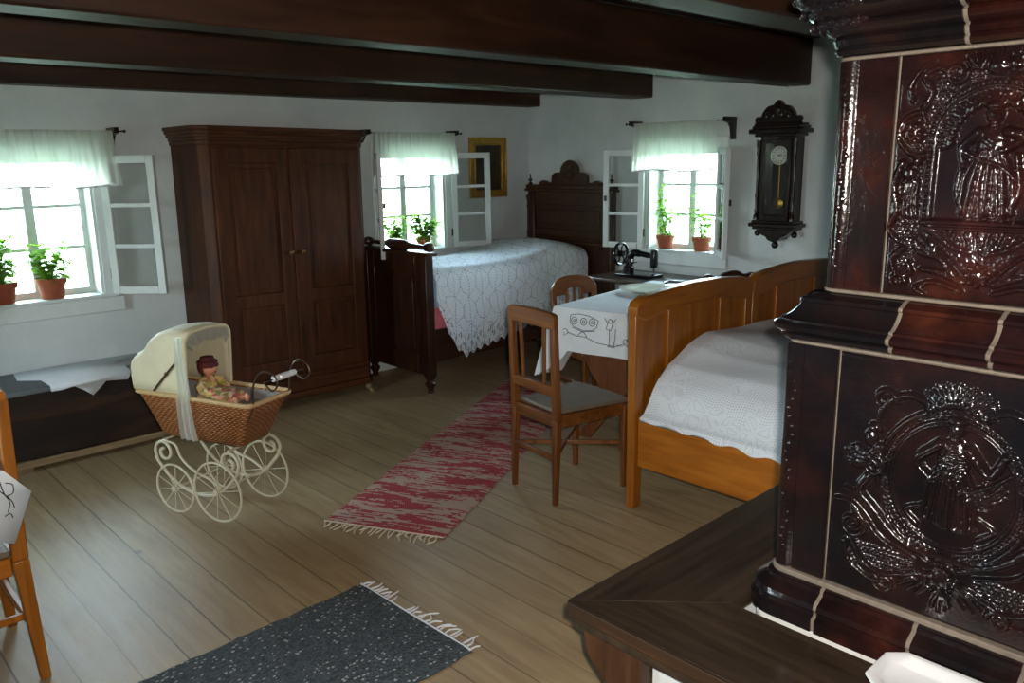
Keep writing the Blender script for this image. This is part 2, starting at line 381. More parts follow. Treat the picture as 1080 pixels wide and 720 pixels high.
# ------------------------------------------------------------------ room shell
XB, YA, XL, YF, ZC, WT = 5.13, 5.20, -1.5, -1.7, 2.31, .26
def wall_with_holes(name, ax, pos, out, a0, a1, holes, label):
    """ax 'y': wall at y=pos, thickness outwards; holes (lo,hi,z0,z1)"""
    mb = MB(); cuts = sorted(holes); t0, t1 = sorted((pos, pos+out)); cur = a0
    def bx(l, h, z0, z1):
        if ax == 'y': mb.box(l,h,t0,t1,z0,z1)
        else: mb.box(t0,t1,l,h,z0,z1)
    for lo, hi, z0, z1 in cuts:
        bx(cur, lo, 0, ZC); bx(lo, hi, 0, z0); bx(lo, hi, z1, ZC); cur = hi
    bx(cur, a1, 0, ZC)
    o = mb.build(name, M['wall'], None, smooth=False)
    return tag(o, label, 'wall', kind='structure')
W1 = (.93, 1.55, .845, 1.66); W2 = (3.555, 4.175, .905, 1.66); W3 = (3.275, 3.90, .905, 1.66)
wall_with_holes('wall_back', 'y', YA, WT, XL-WT, XB+WT, [W1, W2], 'whitewashed wall behind wardrobe, chest and dark bed')
wall_with_holes('wall_right', 'x', XB, WT, YF-WT, YA, [W3], 'whitewashed wall carrying the pendulum clock')
wall_with_holes('wall_left', 'x', XL, -WT, YF-WT, YA, [(2.8,3.6,.9,1.72)], 'whitewashed wall left of the room, outside the photo')
wall_with_holes('wall_front', 'y', YF, -WT, XL, XB, [], 'whitewashed wall behind the camera')
tag(MB().box(XL-WT, XB+WT, YF-WT, YA+WT, -.1, 0).build('floor', M['floor'], smooth=False), 'worn grey brown plank floor', 'floor', kind='structure')
tag(MB().box(XL-WT, XB+WT, YF-WT, YA+WT, ZC, ZC+.08).build('ceiling', M['ceiling'], smooth=False), 'dark boarded ceiling above the beams', 'ceiling', kind='structure')
for y0, y1, lab in ((5.045,5.198,'dark beam lying along the top of the window wall'), (3.87,4.065,'dark ceiling beam crossing above the wardrobe front'),
                    (2.63,2.80,'dark ceiling beam crossing nearest, above the table'), (1.39,1.56,'dark ceiling beam by the stove cornice'), (.1,.28,'dark ceiling beam over the camera')):
    b = MB().box(XL+.002, XB-.002, y0, y1, 2.028, ZC-.001).build('ceiling_beam', M['beam'], bevel=.012)
    tag(b, lab, 'beam', kind='structure')

# ------------------------------------------------------------------ windows
def frame_rect(mb, lo, hi, z0, z1, w, t0, t1, bars=(), mids=(), bw=.022, horiz=True, at=None):
    pass
def make_window(name, ax, w, label, R, L):
    """ax 'y' (wall at YA, outwards +y) or 'x' (wall at XB, outwards +x).  R / L: inner casement angle for hi / lo hinge, or None"""
    lo, hi, z0, z1 = w
    root = thing(name, label, 'window', (0,0,0), kind='structure')
    base = YA if ax == 'y' else XB
    def bx(mb, a0, a1, d0, d1, c0, c1):
        if ax == 'y': mb.box(a0,a1,base+d0,base+d1,c0,c1)
        else: mb.box(base+d0,base+d1,a0,a1,c0,c1)
        return mb
    # casing round the opening on the room side
    mb = MB(); cw = .075
    bx(mb, lo-cw, lo, -.02, 0, z0-.02, z1+cw); bx(mb, hi, hi+cw, -.02, 0, z0-.02, z1+cw); bx(mb, lo, hi, -.02, 0, z1, z1+cw)
    mb.build('casing', M['white_paint'], root, bevel=.004)
    mb = MB(); bx(mb, lo-cw-.025, hi+cw+.025, -.035, 0, z0-.10, z0-.012); mb.build('apron_board', M['white_paint'], root, bevel=.004)
    mb = MB(); bx(mb, lo+.001, hi-.001, -.028, WT-.03, z0-.012, z0+.006); mb.build('window_sill', M['white_paint'], root, bevel=.003)
    # lining of the reveal
    mb = MB(); bx(mb, lo+.0005, lo+.014, 0, WT-.05, z0+.006, z1-.001); bx(mb, hi-.014, hi-.0005, 0, WT-.05, z0+.006, z1-.001); bx(mb, lo+.014, hi-.014, 0, WT-.05, z1-.014, z1-.0005)
    mb.build('lining', M['white_paint'], root)
    # outer sashes: two leaves meeting at the middle
    mid = (lo+hi)/2; d0, d1 = .135, .17
    fr = MB(); bx(fr, lo+.014, lo+.04, d0, d1, z0+.006, z1-.014); bx(fr, hi-.04, hi-.014, d0, d1, z0+.006, z1-.014)
    bx(fr, lo+.04, hi-.04, d0, d1, z1-.045, z1-.014); bx(fr, lo+.04, hi-.04, d0, d1, z0+.006, z0+.04); bx(fr, mid-.026, mid+.026, d0-.006, d1, z0+.04, z1-.045)
    f = fr.build('outer_sash', M['white_paint'], root, bevel=.003)
    for a, b in ((lo+.04, mid-.026), (mid+.026, hi-.04)):
        mb = MB()
        for k in (1,2):
            z = z0+.04+(z1-.085-z0)*k/3; bx(mb, a, b, d0+.006, d1-.006, z-.010, z+.010)
        mb.build('muntin', M['white_paint'], f)
        mb = MB(); bx(mb, a, b, d0+.014, d0+.017, z0+.04, z1-.045); mb.build('glass_pane', M['glass'], f)
    # inner casements swung into the room
    def leaf(hx, hy, ang, W=.33):
        c, s = math.cos(ang), math.sin(ang); H0, H1 = z0+.004, z1-.006
        def loc(mb, a0, a1, t0, t1, c0, c1):
            vs = []
            for zz in (c0, c1):
                for a, tt in ((a0,t0),(a1,t0),(a1,t1),(a0,t1)): vs.append((hx+a*c-tt*s, hy+a*s+tt*c, zz))
            mb.add(vs, [(0,3,2,1),(4,5,6,7),(0,1,5,4),(1,2,6,5),(2,3,7,6),(3,0,4,7)])
        mb = MB(); t = .016; sw = .045
        loc(mb, 0, sw, -t, t, H0, H1); loc(mb, W-sw, W, -t, t, H0, H1); loc(mb, sw, W-sw, -t, t, H1-sw, H1); loc(mb, sw, W-sw, -t, t, H0, H0+sw)
        cs = mb.build('casement', M['white_paint'], root, bevel=.003)
        mb = MB()
        for k in (1,2):
            z = H0+sw+(H1-H0-2*sw)*k/3; loc(mb, sw, W-sw, -.011, .011, z-.011, z+.011)
        mb.build('muntin', M['white_paint'], cs)
        mb = MB(); loc(mb, sw, W-sw, -.002, .002, H0+sw, H1-sw); mb.build('glass_pane', M['glass'], cs)
        mb = MB()
        for z in (H0+.12, H1-.12): mb.tube([(hx+.0*c, hy+.0*s, z-.03), (hx, hy, z+.03)], .010)
        mb.build('hinge', M['iron'], cs)
        # small catch on the free stile
        mb = MB(); loc(mb, W-.030, W-.016, t, t+.02, H0+.36, H0+.40); mb.build('catch', M['iron'], cs)
    if ax == 'y':
        if R is not None: leaf(hi+.045, YA-.040, math.radians(R))
        if L is not None: leaf(lo-.045, YA-.040, math.radians(L))
    else:
        if R is not None: leaf(XB-.040, hi+.01, math.radians(R))
        if L is not None: leaf(XB-.040, lo-.015, math.radians(L))
    return root
make_window('window_1', 'y', W1, 'white cottage window above the chest, left end of the back wall', 312, 228)
make_window('window_2', 'y', W2, 'white cottage window between wardrobe and gilt picture', 340, 239)
make_window('window_3', 'x', W3, 'white cottage window behind the sewing machine', 108, 223)
def light_window(name, ax, base, sg, w, label):
    lo, hi, z0, z1 = w; root = thing(name, label, 'window', kind='structure')
    def bx(mb, a0, a1, d0, d1, c0, c1):
        p, q = sorted((base+sg*d0, base+sg*d1))
        if ax == 'y': mb.box(a0,a1,p,q,c0,c1)
        else: mb.box(p,q,a0,a1,c0,c1)
    mb = MB(); mid = (lo+hi)/2
    bx(mb, lo+.001, lo+.05, .12, .16, z0+.001, z1-.001); bx(mb, hi-.05, hi-.001, .12, .16, z0+.001, z1-.001); bx(mb, mid-.03, mid+.03, .12, .16, z0+.05, z1-.05)
    bx(mb, lo+.05, hi-.05, .12, .16, z0+.001, z0+.05); bx(mb, lo+.05, hi-.05, .12, .16, z1-.05, z1-.001)
    f = mb.build('window_frame', M['white_paint'], root, bevel=.003)
    mb = MB(); bx(mb, lo+.05, hi-.05, .138, .141, z0+.05, z1-.05); mb.build('glass_pane', M['glass'], f)
light_window('fill_window', 'x', XL, -1, (2.8,3.6,.9,1.72), 'added unseen window in the left wall, letting in fill daylight')  # out of view, added as a daylight source for the left side
tag(MB().box(-60, 60, -60, 70, -.55, -.45).build('ground', plain('pale meadow', (176,184,158), .9, .2, .8)), 'green meadow outside the windows', 'ground', kind='structure')

# ------------------------------------------------------------------ curtains, rods, brackets
def curtain(ax, base, a0, a1, z_top, z_bot, label, rod_label, ends, flare=.02, drop=.0):
    off = base-.115
    def P(a, d, z): return (a, off+d, z) if ax == 'y' else (off+d, a, z)
    rt = thing('curtain_rod', rod_label, 'curtain rod', P((a0+a1)/2, 0, z_top+.0))
    MB().tube([P(ends[1][0]-.052 if ends[1][0] < ends[0][0] else ends[0][0]-.052,0,z_top), P(max(ends[0][0],ends[1][0])+.052,0,z_top)], .0045).build('rod', M['iron'], rt, world=True)
    for a, big in ends:
        mb = MB(); h = .13 if big else .07
        # bracket: top arm from wall with a tapering tail against the wall
        poly = [(base-.001, z_top+.022), (off-.02, z_top+.022), (off-.02, z_top-.010), (base-.075, z_top-.022), (base-.05, z_top-.05), (base-.03, z_top-h), (base-.001, z_top-h)]
        if ax == 'y': mb.prism(poly, 'x', a-.014, a+.014)
        else: mb.prism(poly, 'y', a-.014, a+.014)
        mb.build('bracket', M['clock_wood'], rt, world=True, bevel=.002)
        MB().ball(P(a+(.05 if a > (a0+a1)/2 else -.05), 0, z_top), .009).build('finial', M['iron'], rt, world=True)
    mb = MB(); nu, nv = 150, 16; uv = []
    rnd = random.Random(int(a0*1000)); ph = [rnd.uniform(0,6.28) for _ in range(4)]
    def fn(i, j):
        a = a0+(a1-a0)*i; s = j
        d = .006*math.sin(a*95+ph[0])*(.5+.5*s)+.007*math.sin(a*41+ph[1]+.8*s)*s+.004*math.sin(a*160+ph[2])
        z = z_top-.006-(z_top-z_bot)*s + .006*math.sin(a*13+ph[3])*s
        a += (i-.5)*flare*s*2
        return P(a, d-.010-.012*s, z)
    mb.grid(fn, nu, nv)
    c = tag(mb.build('curtain', M['sheer'], ang=180), label, 'curtain')
    hem = MB()
    def hf(i, j):
        p = V(fn(i, 1-.035*j)); q = V((0,-.0022,0)) if ax == 'y' else V((-.0022,0,0)); return p+q
    hem.grid(hf, nu, 1); hem.build('hem', M['linen'], c, ang=180)
    ru = MB()
    def rf(i, j):
        p = V(fn(i, 0)); q = -.012 if True else 0
        p.z += -.010+.020*j
        if ax == 'y': p.y += -.002
        else: p.x += -.002
        return p
    ru.grid(rf, nu, 1); ru.build('heading', M['sheer'], c, ang=180)
curtain('y', YA, .83, 1.66, 1.79, 1.485, 'sheer white half curtain over the window above the chest', 'thin rod with dark brackets holding the curtain above the chest', [(1.68,True),(.80,True)])
curtain('y', YA, 3.43, 4.20, 1.80, 1.492, 'sheer white half curtain hanging between wardrobe and gilt picture', 'thin rod with dark brackets between wardrobe and gilt picture', [(4.22,False),(3.40,False)])
curtain('x', XB, 3.24, 3.95, 1.838, 1.50, 'sheer white half curtain hanging above the sewing machine', 'thin rod with dark brackets above the sewing machine window', [(3.98,False),(3.17,True)])

# ------------------------------------------------------------------ pot plants
def leaf_blade(mb, p, d, L, W, up):
    d = V(d).normalized(); s = d.cross(V((0,0,1))); s = s.normalized() if s.length > 1e-3 else V((1,0,0)); n = s.cross(d)
    p = V(p); vs = []
    for k, (t, w) in enumerate(((0,.12),(.3,.9),(.6,1.),(.85,.55),(1,.05))):
        c = p+d*L*t+n*(-up*L*t*t); vs += [c-s*W*w/2+n*W*.12*w, c, c+s*W*w/2+n*W*.12*w]
    fs = []
    for k in range(4):
        b = k*3; fs += [(b,b+1,b+4,b+3),(b+1,b+2,b+5,b+4)]
    mb.add(vs, fs)
def pot_plant(loc, label, R, Hp, stems, seed, group=None, L=.05):
    rnd = random.Random(seed); root = thing('potted_plant', label, 'plant', loc, 0, group)
    MB().lathe([(R*.70,0),(R*.72,.004),(R*.90,Hp*.72),(R,Hp*.73),(R*1.02,Hp),(R*.93,Hp),(R*.90,Hp*.86)], n=24).build('flower_pot', M['terracotta'], root, ang=30)
    MB().lathe([(R*.88,Hp*.80),(R*.90,Hp*.87),(R*.4,Hp*.90)], n=16).build('soil', M['soil'], root)
    st = MB(); lf = MB()
    for (dx, dy, h, nl, spread) in stems:
        pts = bez([(0,0,Hp*.85),(dx*.35+rnd.uniform(-.01,.01),dy*.35,Hp+h*.35),(dx*.75,dy*.75,Hp+h*.7),(dx,dy,Hp+h)], 6)
        st.tube(pts, [.0032-.0018*i/len(pts) for i in range(len(pts))], 6)
        for k in range(nl):
            i = int((k+.6)/nl*(len(pts)-1)); q = rnd.uniform(0,2*PI); d = (math.cos(q),math.sin(q),rnd.uniform(-.1,.6))
            l = L*rnd.uniform(.7,1.25)*spread; p = pts[i]
            leaf_blade(lf, p+V(d)*.012, d, l, l*.62, rnd.uniform(.1,.5))
        for k in range(4):
            q = k*PI/2+rnd.random(); leaf_blade(lf, pts[-1], (math.cos(q)*.7,math.sin(q)*.7,.7), L*.6*spread, L*.3*spread, .2)
    X0,Y0 = loc[0],loc[1]
    def keep(p):
        x,y,z = X0+p[0],Y0+p[1],p[2]
        if Y0 > YA:
            lo,hi = (W1 if X0 < 2.5 else W2)[:2]; lo,hi = (lo,1.135) if X0 < 1.1 else (1.17,hi) if X0 < 1.5 else (lo,hi); x = min(max(x,lo+.016),hi-.016); y = min(y,YA+.128)
        else: y = min(max(y,W3[0]+.016),W3[1]-.016); x = min(x,XB+.128)
        return (x-X0,y-Y0,z)
    st.v = [keep(p) for p in st.v]; lf.v = [keep(p) for p in lf.v]
    st.build('stem', M['stem'], root); lf.build('foliage', M['leaf'], root, ang=180)
    return root
def stems(rnd, n, rx, h0, h1, nl, sp=1.): return [(rnd.uniform(-rx,rx), rnd.uniform(-rx*.35,rx*.25), rnd.uniform(h0,h1), nl, sp) for _ in range(n)]
r0 = random.Random(3); zs = .0065
pot_plant((1.285,YA+.055,W1[2]+zs), 'terracotta potted plant on the sill above the chest, nearer the open casement', .082, .118, stems(r0,15,.13,.05,.20,11), 1, L=.068)
pot_plant((1.03,YA+.058,W1[2]+zs), 'terracotta potted plant cut by the left photo edge, on the sill above the chest', .082, .118, stems(r0,13,.085,.08,.24,11), 2, L=.066)
pot_plant((3.71,YA+.058,W2[2]+zs), 'small leafy potted plant on the sill nearer the wardrobe, above the bed foot', .055, .08, stems(r0,12,.10,.05,.17,10), 3, L=.066)
pot_plant((3.99,YA+.058,W2[2]+zs), 'fuller leafy potted plant on the sill nearer the gilt picture, above the bed foot', .06, .085, stems(r0,16,.11,.06,.19,11), 4, L=.07)
pot_plant((XB+.06,3.77,W3[2]+zs), 'tall leafy potted plant behind the sewing machine wheel end, left on its sill', .072, .10, [(.01,.035,.36,34,.95),(-.02,.05,.30,28,.95),(0,-.07,.16,14,.9),(.0,-.12,.19,10,.85),(-.01,.045,.22,22,.95),(0,0,.14,12,1.),(.01,.02,.25,20,.9)], 5, L=.062)
pot_plant((XB+.06,3.445,W3[2]+zs), 'spindly potted plant beside the clock side casement, right on the sewing machine sill', .072, .10, [(.01,.07,.31,22,.9),(-.02,.11,.20,18,.9),(0,-.03,.15,16,1.2),(0,-.055,.12,12,1.2),(.0,.04,.24,16,.85),(0,.02,.14,12,1.)], 6, L=.062)

# ------------------------------------------------------------------ chest with runner
ch = thing('wooden_chest', 'long blackened wooden chest along the back wall, under the window', 'chest', (1.4,4.97,0))
x0,x1,y0,y1 = .87,1.955,4.755,5.185
MB().box(x0,x1,y0,y1,.075,.43).build('body', M['chest'], ch, world=True, bevel=.006)
MB().box(x0-.02,x1+.02,y0-.018,y1+.008,.431,.460).build('lid', M['chest_lid'], ch, world=True, bevel=.006)
MB().box(x0-.008,x1+.008,y0-.012,y0,.035,.072).build('plinth_strip', M['pale_wood'], ch, world=True, bevel=.003)
for fx in (x0+.02, x1-.09):
    for fy in (y0+.02, y1-.09): MB().box(fx,fx+.07,fy,fy+.07,0,.0745).build('foot', M['pale_wood'], ch, world=True, bevel=.003)
MB().lathe([(.018,0),(.016,.006),(.006,.008)], (1.41,y0-.001,.36), 'y', 12).build('keyhole_plate', M['iron'], ch, world=True)
rn = MB()
yb = y0-.018; zt = .4625
top = [(1.01,5.185),(.985,4.985),(1.08,4.895),(1.083,yb-.002),(1.50,yb-.002),(1.52,4.90),(1.70,4.93),(1.72,5.185)]
rn.add([(x,y,zt) for x,y in top], [tuple(range(len(top)))])
flap = [(1.083,zt),(1.085,.429),(1.14,.428),(1.199,.437),(1.245,.405),(1.287,.368),(1.325,.40),(1.361,.434),(1.42,.428),(1.476,.420),(1.50,zt)]
rn.add([(x,yb-.003,z) for x,z in flap], [tuple(range(len(flap)))])
tag(rn.build('table_runner', M['linen'], solid=.002), 'white cloth with pointed hem laid over the blackened chest', 'cloth')

# ------------------------------------------------------------------ wardrobe
WX0, WX1, WY0, WY1 = 2.005, 3.115, 4.735, 5.175
wd = thing('wardrobe', 'tall dark brown two door wardrobe against the back wall', 'wardrobe', (2.56,4.95,0))
tilt = math.radians(.9)
def wt(mb, nm, mat, par=None, **k):
    """the old case leans a little on the uneven floor"""
    c, s = math.cos(tilt), math.sin(tilt); out = []
    for x,y,z in mb.v:
        dx = x-2.56; out.append((2.56+dx*c+z*s*.55, y, z*c-dx*s))
    mb.v = out; return mb.build(nm, mat, par or wd, world=True, **k)
mb = MB(); ch_ = .045
plan = [(WX0,WY1),(WX0,WY0+ch_),(WX0+ch_,WY0),(WX1-ch_,WY0),(WX1,WY0+ch_),(WX1,WY1)]
def offs(o): return [(WX0-o,WY1),(WX0-o,WY0+ch_-o*.4),(WX0+ch_-o*.4,WY0-o),(WX1-ch_+o*.4,WY0-o),(WX1+o,WY0+ch_-o*.4),(WX1+o,WY1)]
mb.prism(plan,'z',.085,1.70); wt(mb,'carcass',M['wardrobe'],bevel=.003)
mb = MB()
for o,z0,z1 in ((.008,1.70,1.725),(.014,1.725,1.745),(.024,1.745,1.765),(.034,1.765,1.785),(.042,1.785,1.808)): mb.prism(offs(o),'z',z0,z1)
wt(mb,'cornice',M['wardrobe_h'],bevel=.004)
mb = MB(); mb.prism(offs(.012),'z',.085,.13); mb.prism(offs(.006),'z',.225,.245); wt(mb,'plinth',M['wardrobe_h'],bevel=.003)
mid = (WX0+WX1)/2
for i,(a,b) in enumerate(((WX0+.055,mid-.012),(mid+.012,WX1-.055))):
    mb = MB(); f0 = WY0-.020
    sw = .085
    mb.box(a,a+sw,f0,WY0-.0005,.255,1.685); mb.box(b-sw,b,f0,WY0-.0005,.255,1.685)
    mb.box(a+sw,b-sw,f0,WY0-.0005,1.595,1.685); mb.box(a+sw,b-sw,f0,WY0-.0005,.255,.36); mb.box(a+sw,b-sw,f0,WY0-.0005,.72,.80)
    d = wt(mb,'door',M['wardrobe'],bevel=.004)
    mb = MB()
    for z0,z1 in ((.36,.72),(.80,1.595)): mb.box(a+sw,b-sw,f0+.012,WY0-.001,z0,z1); mb.box(a+sw+.03,b-sw-.03,f0+.007,f0+.012,z0+.03,z1-.03)
    wt(mb,'door_panel',M['wardrobe'],d,bevel=.003)
    kx = b-.03 if i == 0 else a+.03
    mb = MB().lathe([(.006,0),(.006,-.012),(.014,-.018),(.014,-.026),(.006,-.031)],(kx,f0,1.045),'y',14); wt(mb,'knob',M['dull_brass'],d)
mb = MB().box(mid-.012,mid+.012,WY0-.028,WY0-.0005,.255,1.685); wt(mb,'cover_strip',M['wardrobe'],bevel=.004)
mb = MB().box(WX0+.05,WX1-.05,WY0-.018,WY0-.0005,.135,.215); wt(mb,'drawer_front',M['wardrobe_h'],bevel=.004)
for fx,sx in ((WX0+.06,-1),(WX1-.06,1)):
    for fy,sy in ((WY0+.055,-1),(WY1-.06,1)):
        mb = MB().tube(bez([(fx,fy,.115),(fx+sx*.022,fy+sy*.022,.08),(fx+sx*.030,fy+sy*.030,.045),(fx+sx*.048,fy+sy*.040,.010),(fx+sx*.06,fy+sy*.046,.009)],5),[.034]*6+[.024]*5+[.016]*5+[.011]*5,10)
        mb.build('foot', M['wardrobe'] if sy > 0 else M['pale_wood'], wd, world=True)

# ------------------------------------------------------------------ gilt picture
pc = thing('framed_picture', 'dark painting in a gilt frame, hung beside the curtained window', 'picture', (4.64,5.17,1.53))
px0,px1,pz0,pz1 = 4.435,4.845,1.287,1.775
mb = MB(); yy = YA-.001
for (w0,w1,d) in ((0,.018,.028),(.018,.05,.020),(.05,.062,.026)):
    mb.box(px0+w0,px1-w0,yy-d,yy-.004,pz1-w1,pz1-w0); mb.box(px0+w0,px1-w0,yy-d,yy-.004,pz0+w0,pz0+w1)
    mb.box(px0+w0,px0+w1,yy-d,yy-.004,pz0+w1,pz1-w1); mb.box(px1-w1,px1-w0,yy-d,yy-.004,pz0+w1,pz1-w1)
mb.build('frame', M['gilt'], pc, world=True, bevel=.004)
MB().box(px0+.06,px1-.06,yy-.012,yy-.006,pz0+.06,pz1-.06).build('painting', M['painting'], pc, world=True)
MB().box(px0+.01,px1-.01,yy-.004,yy,pz0+.01,pz1-.01).build('backing', M['chest'], pc, world=True)

# ------------------------------------------------------------------ dark bed
bd = thing('single_bed', 'dark carved wooden bed with tall crested headboard in the corner', 'bed', (4.2,4.8,0))
FX = 3.38; HX0 = 5.045
BY0, BY1 = 4.40, 5.15
mb = MB().box(FX-.014,FX+.018,BY0+.045,BY1-.03,.13,.965); 
mb.build('footboard', M['bed_dark'], bd, world=True, bevel=.004)
mb = MB()
mb.box(FX-.026,FX-.014,BY0+.045,BY0+.13,.13,.965); mb.box(FX-.026,FX-.014,BY1-.12,BY1-.03,.13,.965); mb.box(FX-.026,FX-.014,BY0+.13,BY1-.12,.13,.26); mb.box(FX-.026,FX-.014,BY0+.13,BY1-.12,.84,.965)
mb.box(FX-.020,FX-.014,BY0+.17,BY1-.16,.30,.80)
mb.build('footboard_panel', M['bed_dark'], bd, world=True, bevel=.005)
MB().box(FX-.045,FX+.045,BY0-.04,BY1+.01,.966,.990).build('footboard_cap', M['bed_dark_h'], bd, world=True, bevel=.006)
prof = [(.012,0),(.030,.006),(.034,.03),(.030,.055),(.014,.065),(.013,.09),(.017,.16),(.020,.24),(.026,.27),(.036,.30),(.040,.35),(.040,.42),(.036,.47),(.026,.50),(.020,.53),(.016,.60),(.013,.70),(.014,.715),(.030,.725),(.034,.75),(.030,.775),(.012,.78)]
MB().lathe(prof,(FX,BY0-.035,1.026),'y',18).build('turned_rail', M['bed_dark'], bd, world=True)
for y in (BY0,BY1-.045):
    MB().box(FX-.032,FX+.036,y,y+.045 if y > BY0 else y+.066,.115,.965).build('foot_post', M['bed_dark'], bd, world=True, bevel=.005)
legp = [(.018,0),(.026,.008),(.020,.02),(.024,.035),(.036,.055),(.040,.068),(.030,.080),(.024,.092),(.036,.104),(.038,.1145)]
for (x,y) in ((FX+.002,BY0+.033),(FX+.002,BY1-.03),(HX0+.02,BY0-.14),(HX0+.02,BY1-.05)):
    MB().lathe(legp,(x,y,0)).build('leg', M['bed_dark'], bd, world=True)
MB().box(FX+.036,HX0-.001,BY0+.012,BY0+.040,.225,.445).build('side_rail', M['bed_dark_h'], bd, world=True, bevel=.004)
MB().box(FX+.036,HX0-.001,BY1-.045,BY1-.018,.225,.445).build('side_rail', M['bed_dark_h'], bd, world=True, bevel=.004)
HY0, HY1 = 4.17, 5.10
hb = MB().box(HX0,HX0+.035,HY0,HY1,.115,1.365).build('headboard', M['bed_dark'], bd, world=True, bevel=.004)
for y0_,y1_ in ((HY0,HY0+.07),(HY1-.07,HY1)): MB().box(HX0-.030,HX0-.0005,y0_,y1_,.115,1.33).build('head_post', M['bed_dark'], bd, world=True, bevel=.006)
mb = MB().box(HX0-.022,HX0-.0005,HY0+.07,HY1-.07,1.22,1.33).box(HX0-.020,HX0-.0005,HY0+.07,HY1-.07,.96,1.02).box(HX0-.012,HX0-.0005,HY0+.14,HY1-.14,1.06,1.18)
mb.build('headboard_panel', M['bed_dark_h'], bd, world=True, bevel=.006)
mb = MB().box(HX0-.050,HX0+.045,HY0-.025,HY1+.025,1.33,1.352).box(HX0-.040,HX0+.042,HY0-.015,HY1+.015,1.352,1.385).box(HX0-.048,HX0+.044,HY0-.025,HY1+.025,.905,.930)
mb.build('moulding', M['bed_dark_h'], bd, world=True, bevel=.006)
cy = (HY0+HY1)/2
crest = [(cy-.34,1.385),(cy-.34,1.405),(cy-.30,1.42),(cy-.27,1.415),(cy-.25,1.40),(cy-.20,1.405)] + bez2([(cy-.195,1.41),(cy-.19,1.46),(cy-.15,1.485),(cy-.10,1.485),(cy-.085,1.53),(cy-.05,1.565),(cy,1.585)],5)
crest = crest+[(2*cy-y,z) for y,z in reversed(crest[:-1])]
cr = MB().prism(crest,'x',HX0-.02,HX0+.02).build('crest', M['bed_dark'], bd, world=True, bevel=.005)
mb = MB()
sp = [(cy+.07*math.cos(a)*(1-a/9), 1.45+.04*math.sin(a)*(1-a/9)) for a in [k*.35 for k in range(20)]]
mb.tube([(HX0-.022,y,z) for y,z in sp], .007, 6)
mb.tube([(HX0-.022,2*cy-y,z) for y,z in sp], .007, 6)
mb.ball((HX0-.02,cy,1.53),(.012,.022,.028))
mb.build('carving', M['bed_dark'], cr, world=True)
for y in (HY0+.015,HY1-.015):
    MB().lathe([(.018,1.385),(.020,1.395),(.008,1.405),(.008,1.412),(.019,1.418),(.021,1.424),(.006,1.434),(.007,1.45),(.003,1.475)],(HX0-.01,y,0),'z',12).build('finial', M['bed_dark'], bd, world=True)
for y in (HY0-.012,HY1+.012):
    MB().lathe([(.010,1.30),(.020,1.29),(.022,1.27),(.014,1.255),(.013,1.22),(.018,1.20),(.013,1.19),(.013,1.00),(.02,.98),(.013,.96),(.018,.935)],(HX0-.012,y,0),'z',12).build('turned_colonnette', M['bed_dark'], bd, world=True)
# mattress + duvet + lace cover
mt = MB().box(FX+.25,HX0-.055,BY0+.045,BY1-.050,.30,.60).build('mattress', M['blue_sheet'], None, bevel=.04)
tag(mt, 'pale blue mattress under the lace cover of the dark bed, pink blanket at its foot', 'mattress')
pk = MB().box(FX+.0415,FX+.24,BY0+.041,BY1-.050,.35,.602)
tag(pk.build('folded_blanket', M['pink'], None, bevel=.015), 'pink blanket folded at the foot of the dark bed', 'blanket')
def cover_top(x):      # height of bedding along the bed
    t = (x-FX)/(HX0-FX); return .868-.010*t+.085*math.exp(-((t-.80)/.17)**2)
dv = MB()
def dfn(i,j):
    x = FX+.05+(HX0-.062-FX-.05)*i; q = 2*j-1; z = cover_top(x)-.02
    y = (BY0+BY1)/2-.005+q*.355; e = abs(q)**6; k = abs(2*i-1)**8
    return (x, y, .603+(z-.603)*(1-.55*e)*(1-.35*k)+.004*math.sin(x*23+y*17))
dv.grid(dfn,50,30)
n = 51
b0 = len(dv.v)
per = [i for i in range(n)]+[j*n+n-1 for j in range(1,31)]+[30*n+i for i in range(n-2,-1,-1)]+[j*n for j in range(29,0,-1)]
dv.v += [(dv.v[i][0],dv.v[i][1],.602) for i in per]; m_ = len(per)
dv.f += [(per[k],b0+k,b0+(k+1) % m_,per[(k+1) % m_]) for k in range(m_)]+[tuple(b0+k for k in range(m_))]
tag(dv.build('duvet', M['blue_sheet'], ang=60), 'pale blue duvet under the lace cover of the dark bed', 'duvet')
cv = MB(); nu, nv = 200, 44; uvs = []
def hemz(x):
    if x < 3.66: z = np.interp(x,[3.43,3.47,3.52,3.56,3.60,3.66],[.68,.56,.45,.36,.31,.255])
    else: z = np.interp(x,[3.66,4.14,4.6,5.0],[.255,.355,.42,.47])
    ph = (x*13.5) % 1.; return z+.035*(abs(ph-.5)*2)
for j in range(nv+1):
    for i in range(nu+1):
        x = FX+.048+(HX0-.052-FX-.048)*i/nu; s = j/nv; zt_ = cover_top(x)
        yb_, yf = BY1-.015, BY0-.010
        tl = yb_-yf; hz = hemz(x); dl = zt_-hz; tot = tl+dl; d = s*tot
        R = .10
        if d < tl-R: y = yb_-d; z = zt_+.006*math.sin(x*9+y*6)
        elif d < tl-R+R*PI/2:
            a = (d-(tl-R))/R; y = yf+R-R*math.sin(a); z = zt_-R+R*math.cos(a)
        else:
            dd = d-(tl-R+R*PI/2); z = zt_-R-dd; y = yf-.010*math.sin(x*16)*min(1,dd/.3)-.012*min(1,dd/.3)
            z = max(z, hz-.02) if s < 1 else z
        z += .018*math.exp(-((d-.35)/.2)**2)
        cv.v.append((x,y,z)); uvs.append((x, d if d < tl else d*1.0+(1.27-tot)*max(0,min(1,(d-tl)/max(dl,.05)))))
cv.f += [(j*(nu+1)+i, j*(nu+1)+i+1, (j+1)*(nu+1)+i+1, (j+1)*(nu+1)+i) for j in range(nv) for i in range(nu)]
